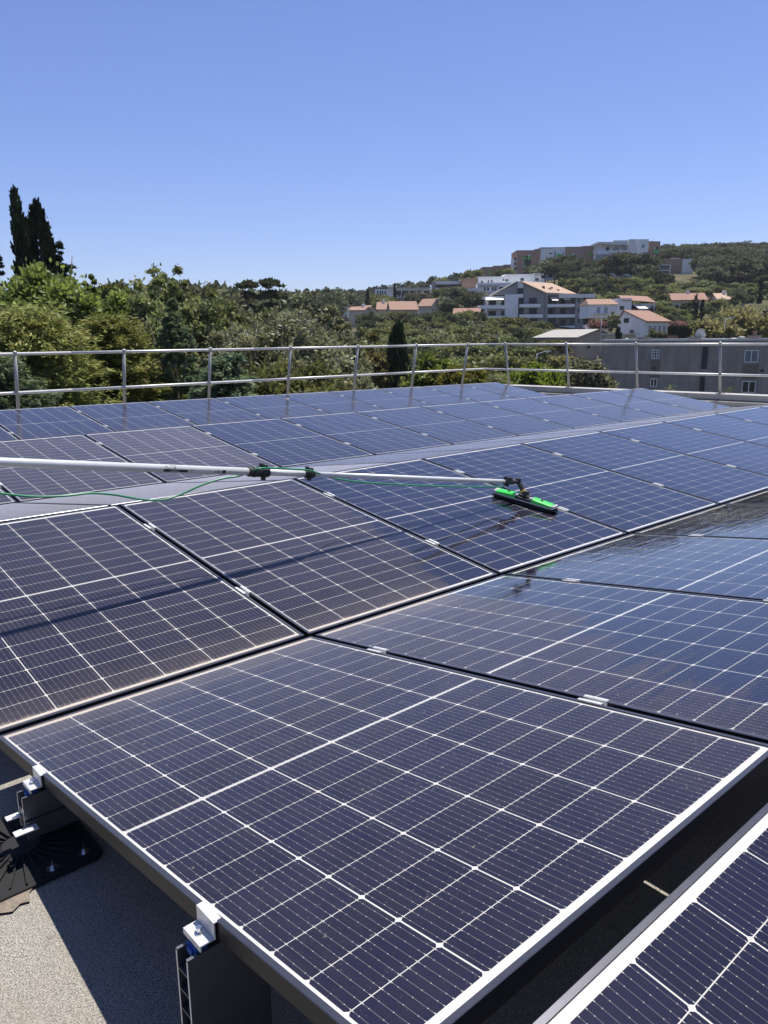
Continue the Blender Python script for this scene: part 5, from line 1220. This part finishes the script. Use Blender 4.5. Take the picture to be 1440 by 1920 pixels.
# right recess with three floors
b('rear_wall',1026.5,552,1078,640,2.6,12,gy,yref=0); b('fascia',1026.5,549.5,1050,553.5,.1,12,gy,yref=.1)
for i,v in enumerate((570,589.5,611)):
    hgt=(5.8,5.8,4.2)[i]; b('balcony_front',1026.6,v,1078,v+hgt,-.2,.0,'white_wall'); b('balcony_slab',1026.6,v+hgt-1.2,1078,v+hgt-.1,.01,2.59,'white_wall'); b('balcony_rail',1027,v-3,1077.5,v-2.4,-.12,-.06,'dark')
    for u0,u1 in ((1028,1036),(1051,1060),(1064,1076)): b('window',u0,v-11,u1,v-.8,2.5,2.59,'dark' if u0!=1064 else 'curtain',yref=2.5)
for v in (563.5,583,604): b('dividing_wall',1043,v-10,1046,v+5,.6,2.45,gy,yref=.6)
awn(1030,556.5,1048,563.5,-.9,1.2); awn(1052,554.8,1070,562,-.9,1.2)
b('rear_wall',1078.1,558,1092,640,-.1,10,gy,yref=-.1)
for v in (559,578,597.5): b('window',1083.5,v,1087,v+8,-.18,-.11,'dark',yref=-.11)
b('roof_slab',1050,551.2,1116,558.2,-.8,12,'pale_wall'); b('roof_rail',1080,546.5,1112,547,3,3.1,'dark')
b('rear_wall',1092.1,558.3,1113,640,1.6,10,gy,yref=0)
for v in (570,589.5,609): b('balcony_front',1092.2,v,1119,v+6,-1.0,-.8,'white_wall'); b('balcony_slab',1092.2,v+4.8,1118.8,v+5.9,-.79,1.59,'white_wall'); b('balcony_side',1118,v,1119,v+4.7,-.79,1.5,'white_wall'); b('balcony_rail',1092.5,v-2.8,1118.6,v-2.2,-.95,-.88,'dark'); b('window',1094,v-11,1102,v-.8,1.5,1.59,'dark',yref=1.5)
b('base_wall',1026,624,1095,642,-.4,-.25,'grey_wall')
# retaining wall streaks
F=Fac('retaining_wall','long pale retaining wall below the hilltop towers among pines',1120,518,262,0,'wall'); F.box('wall',1115,517,1200,521,0,.6,'white_wall')
# street lamps and poles
def lamp(lab,u,v,d,h_,arm=1.2,mat='lamp_white',head=True):
    p=at(u,v,d); e=empty('street_lamp' if head else 'utility_pole',(p.x,p.y,p.z-h_)); tag(e,lab,'street lamp' if head else 'utility pole')
    m_=MB(); m_.tube([(0,0,0),(0,0,h_*.6),(0,0,h_)],[.11,.08,.05],8); m_.build('pole',mat,e,smooth=True)
    if head:
        m_=MB(); m_.tube([(0,0,h_),(HR.x*arm*.6,HR.y*arm*.6,h_+.28),(HR.x*arm,HR.y*arm,h_+.32)],.045,6); m_.build('arm',mat,e); m_=MB(); m_.box(HR.x*arm-.3,HR.x*arm+.3,HR.y*arm-.16,HR.y*arm+.16,h_+.24,h_+.38); m_.build('lamp_head',mat,e)
    else:
        m_=MB(); m_.box(-.7,.7,-.05,.05,h_-.5,h_-.38); m_.build('crossarm',mat,e)
lamp('thin street lamp with a long arm left of the pinkish shed',1007,664,95,7,1.4); lamp('street lamp with a round head in front of the oleanders',1128,594,140,6,.5)
lamp('pale post with crossarm right of the dark hedge',1312,597,120,6,0,'lamp_white',False); lamp('thin street lamp beyond the grey roof beside the cypress pair',1325,598,118,6,.9)
lamp('wooden utility pole left of the grey building corner',1120.5,667,62,9,0,'wood_pole',False); lamp('tall slim street lamp among olive green pines at the right',1360,600,104,8,.9)
lamp('short dark post below the pinkish shed',1006,662,100,6,0,'wood_pole',False)
bpy.data.objects.remove(F.e) if False else None
# weeds growing by the parapet
for i,(t_,lab) in enumerate(((5.15,'small weed growing behind the parapet left of the right railing post'),(4.05,'second small weed growing behind the parapet right of the railing post'))):
    p=rl(t_,.48,-.12); e=empty('weed',tuple(p)); tag(e,lab,'weed'); n=120; C_=np.stack([rng.normal(0,.06,n),rng.normal(0,.06,n),rng.uniform(.0,.27,n)],1); me=leaf_mesh('leaves',C_,unit(n)+np.array([0,0,.5]),rng.uniform(.02,.05,n),'l_bright',.5); link('leaves',me,e)['kind']='stuff'; m_=MB(); m_.tube([(0,0,-.05),(.01,0,.25)],.004,5); m_.tube([(0,0,-.05),(-.05,.02,.2)],.004,5); m_.build('stem','bark_pale',e)

hz=MB(); hz.box(-3300,3300,-3300,3300,-30,105); ho=hz.build('haze',None); tag(ho,kind='stuff')
hm=bpy.data.materials.new('haze'); hm.use_nodes=True; ht_=hm.node_tree; ht_.nodes.clear(); vo=ht_.nodes.new('ShaderNodeVolumePrincipled')
vo.inputs['Color'].default_value=(.80,.88,1,1); vo.inputs['Density'].default_value=.00012; vo.inputs['Anisotropy'].default_value=.2
oo=ht_.nodes.new('ShaderNodeOutputMaterial'); ht_.links.new(vo.outputs[0],oo.inputs['Volume']); ho.data.materials.append(hm)
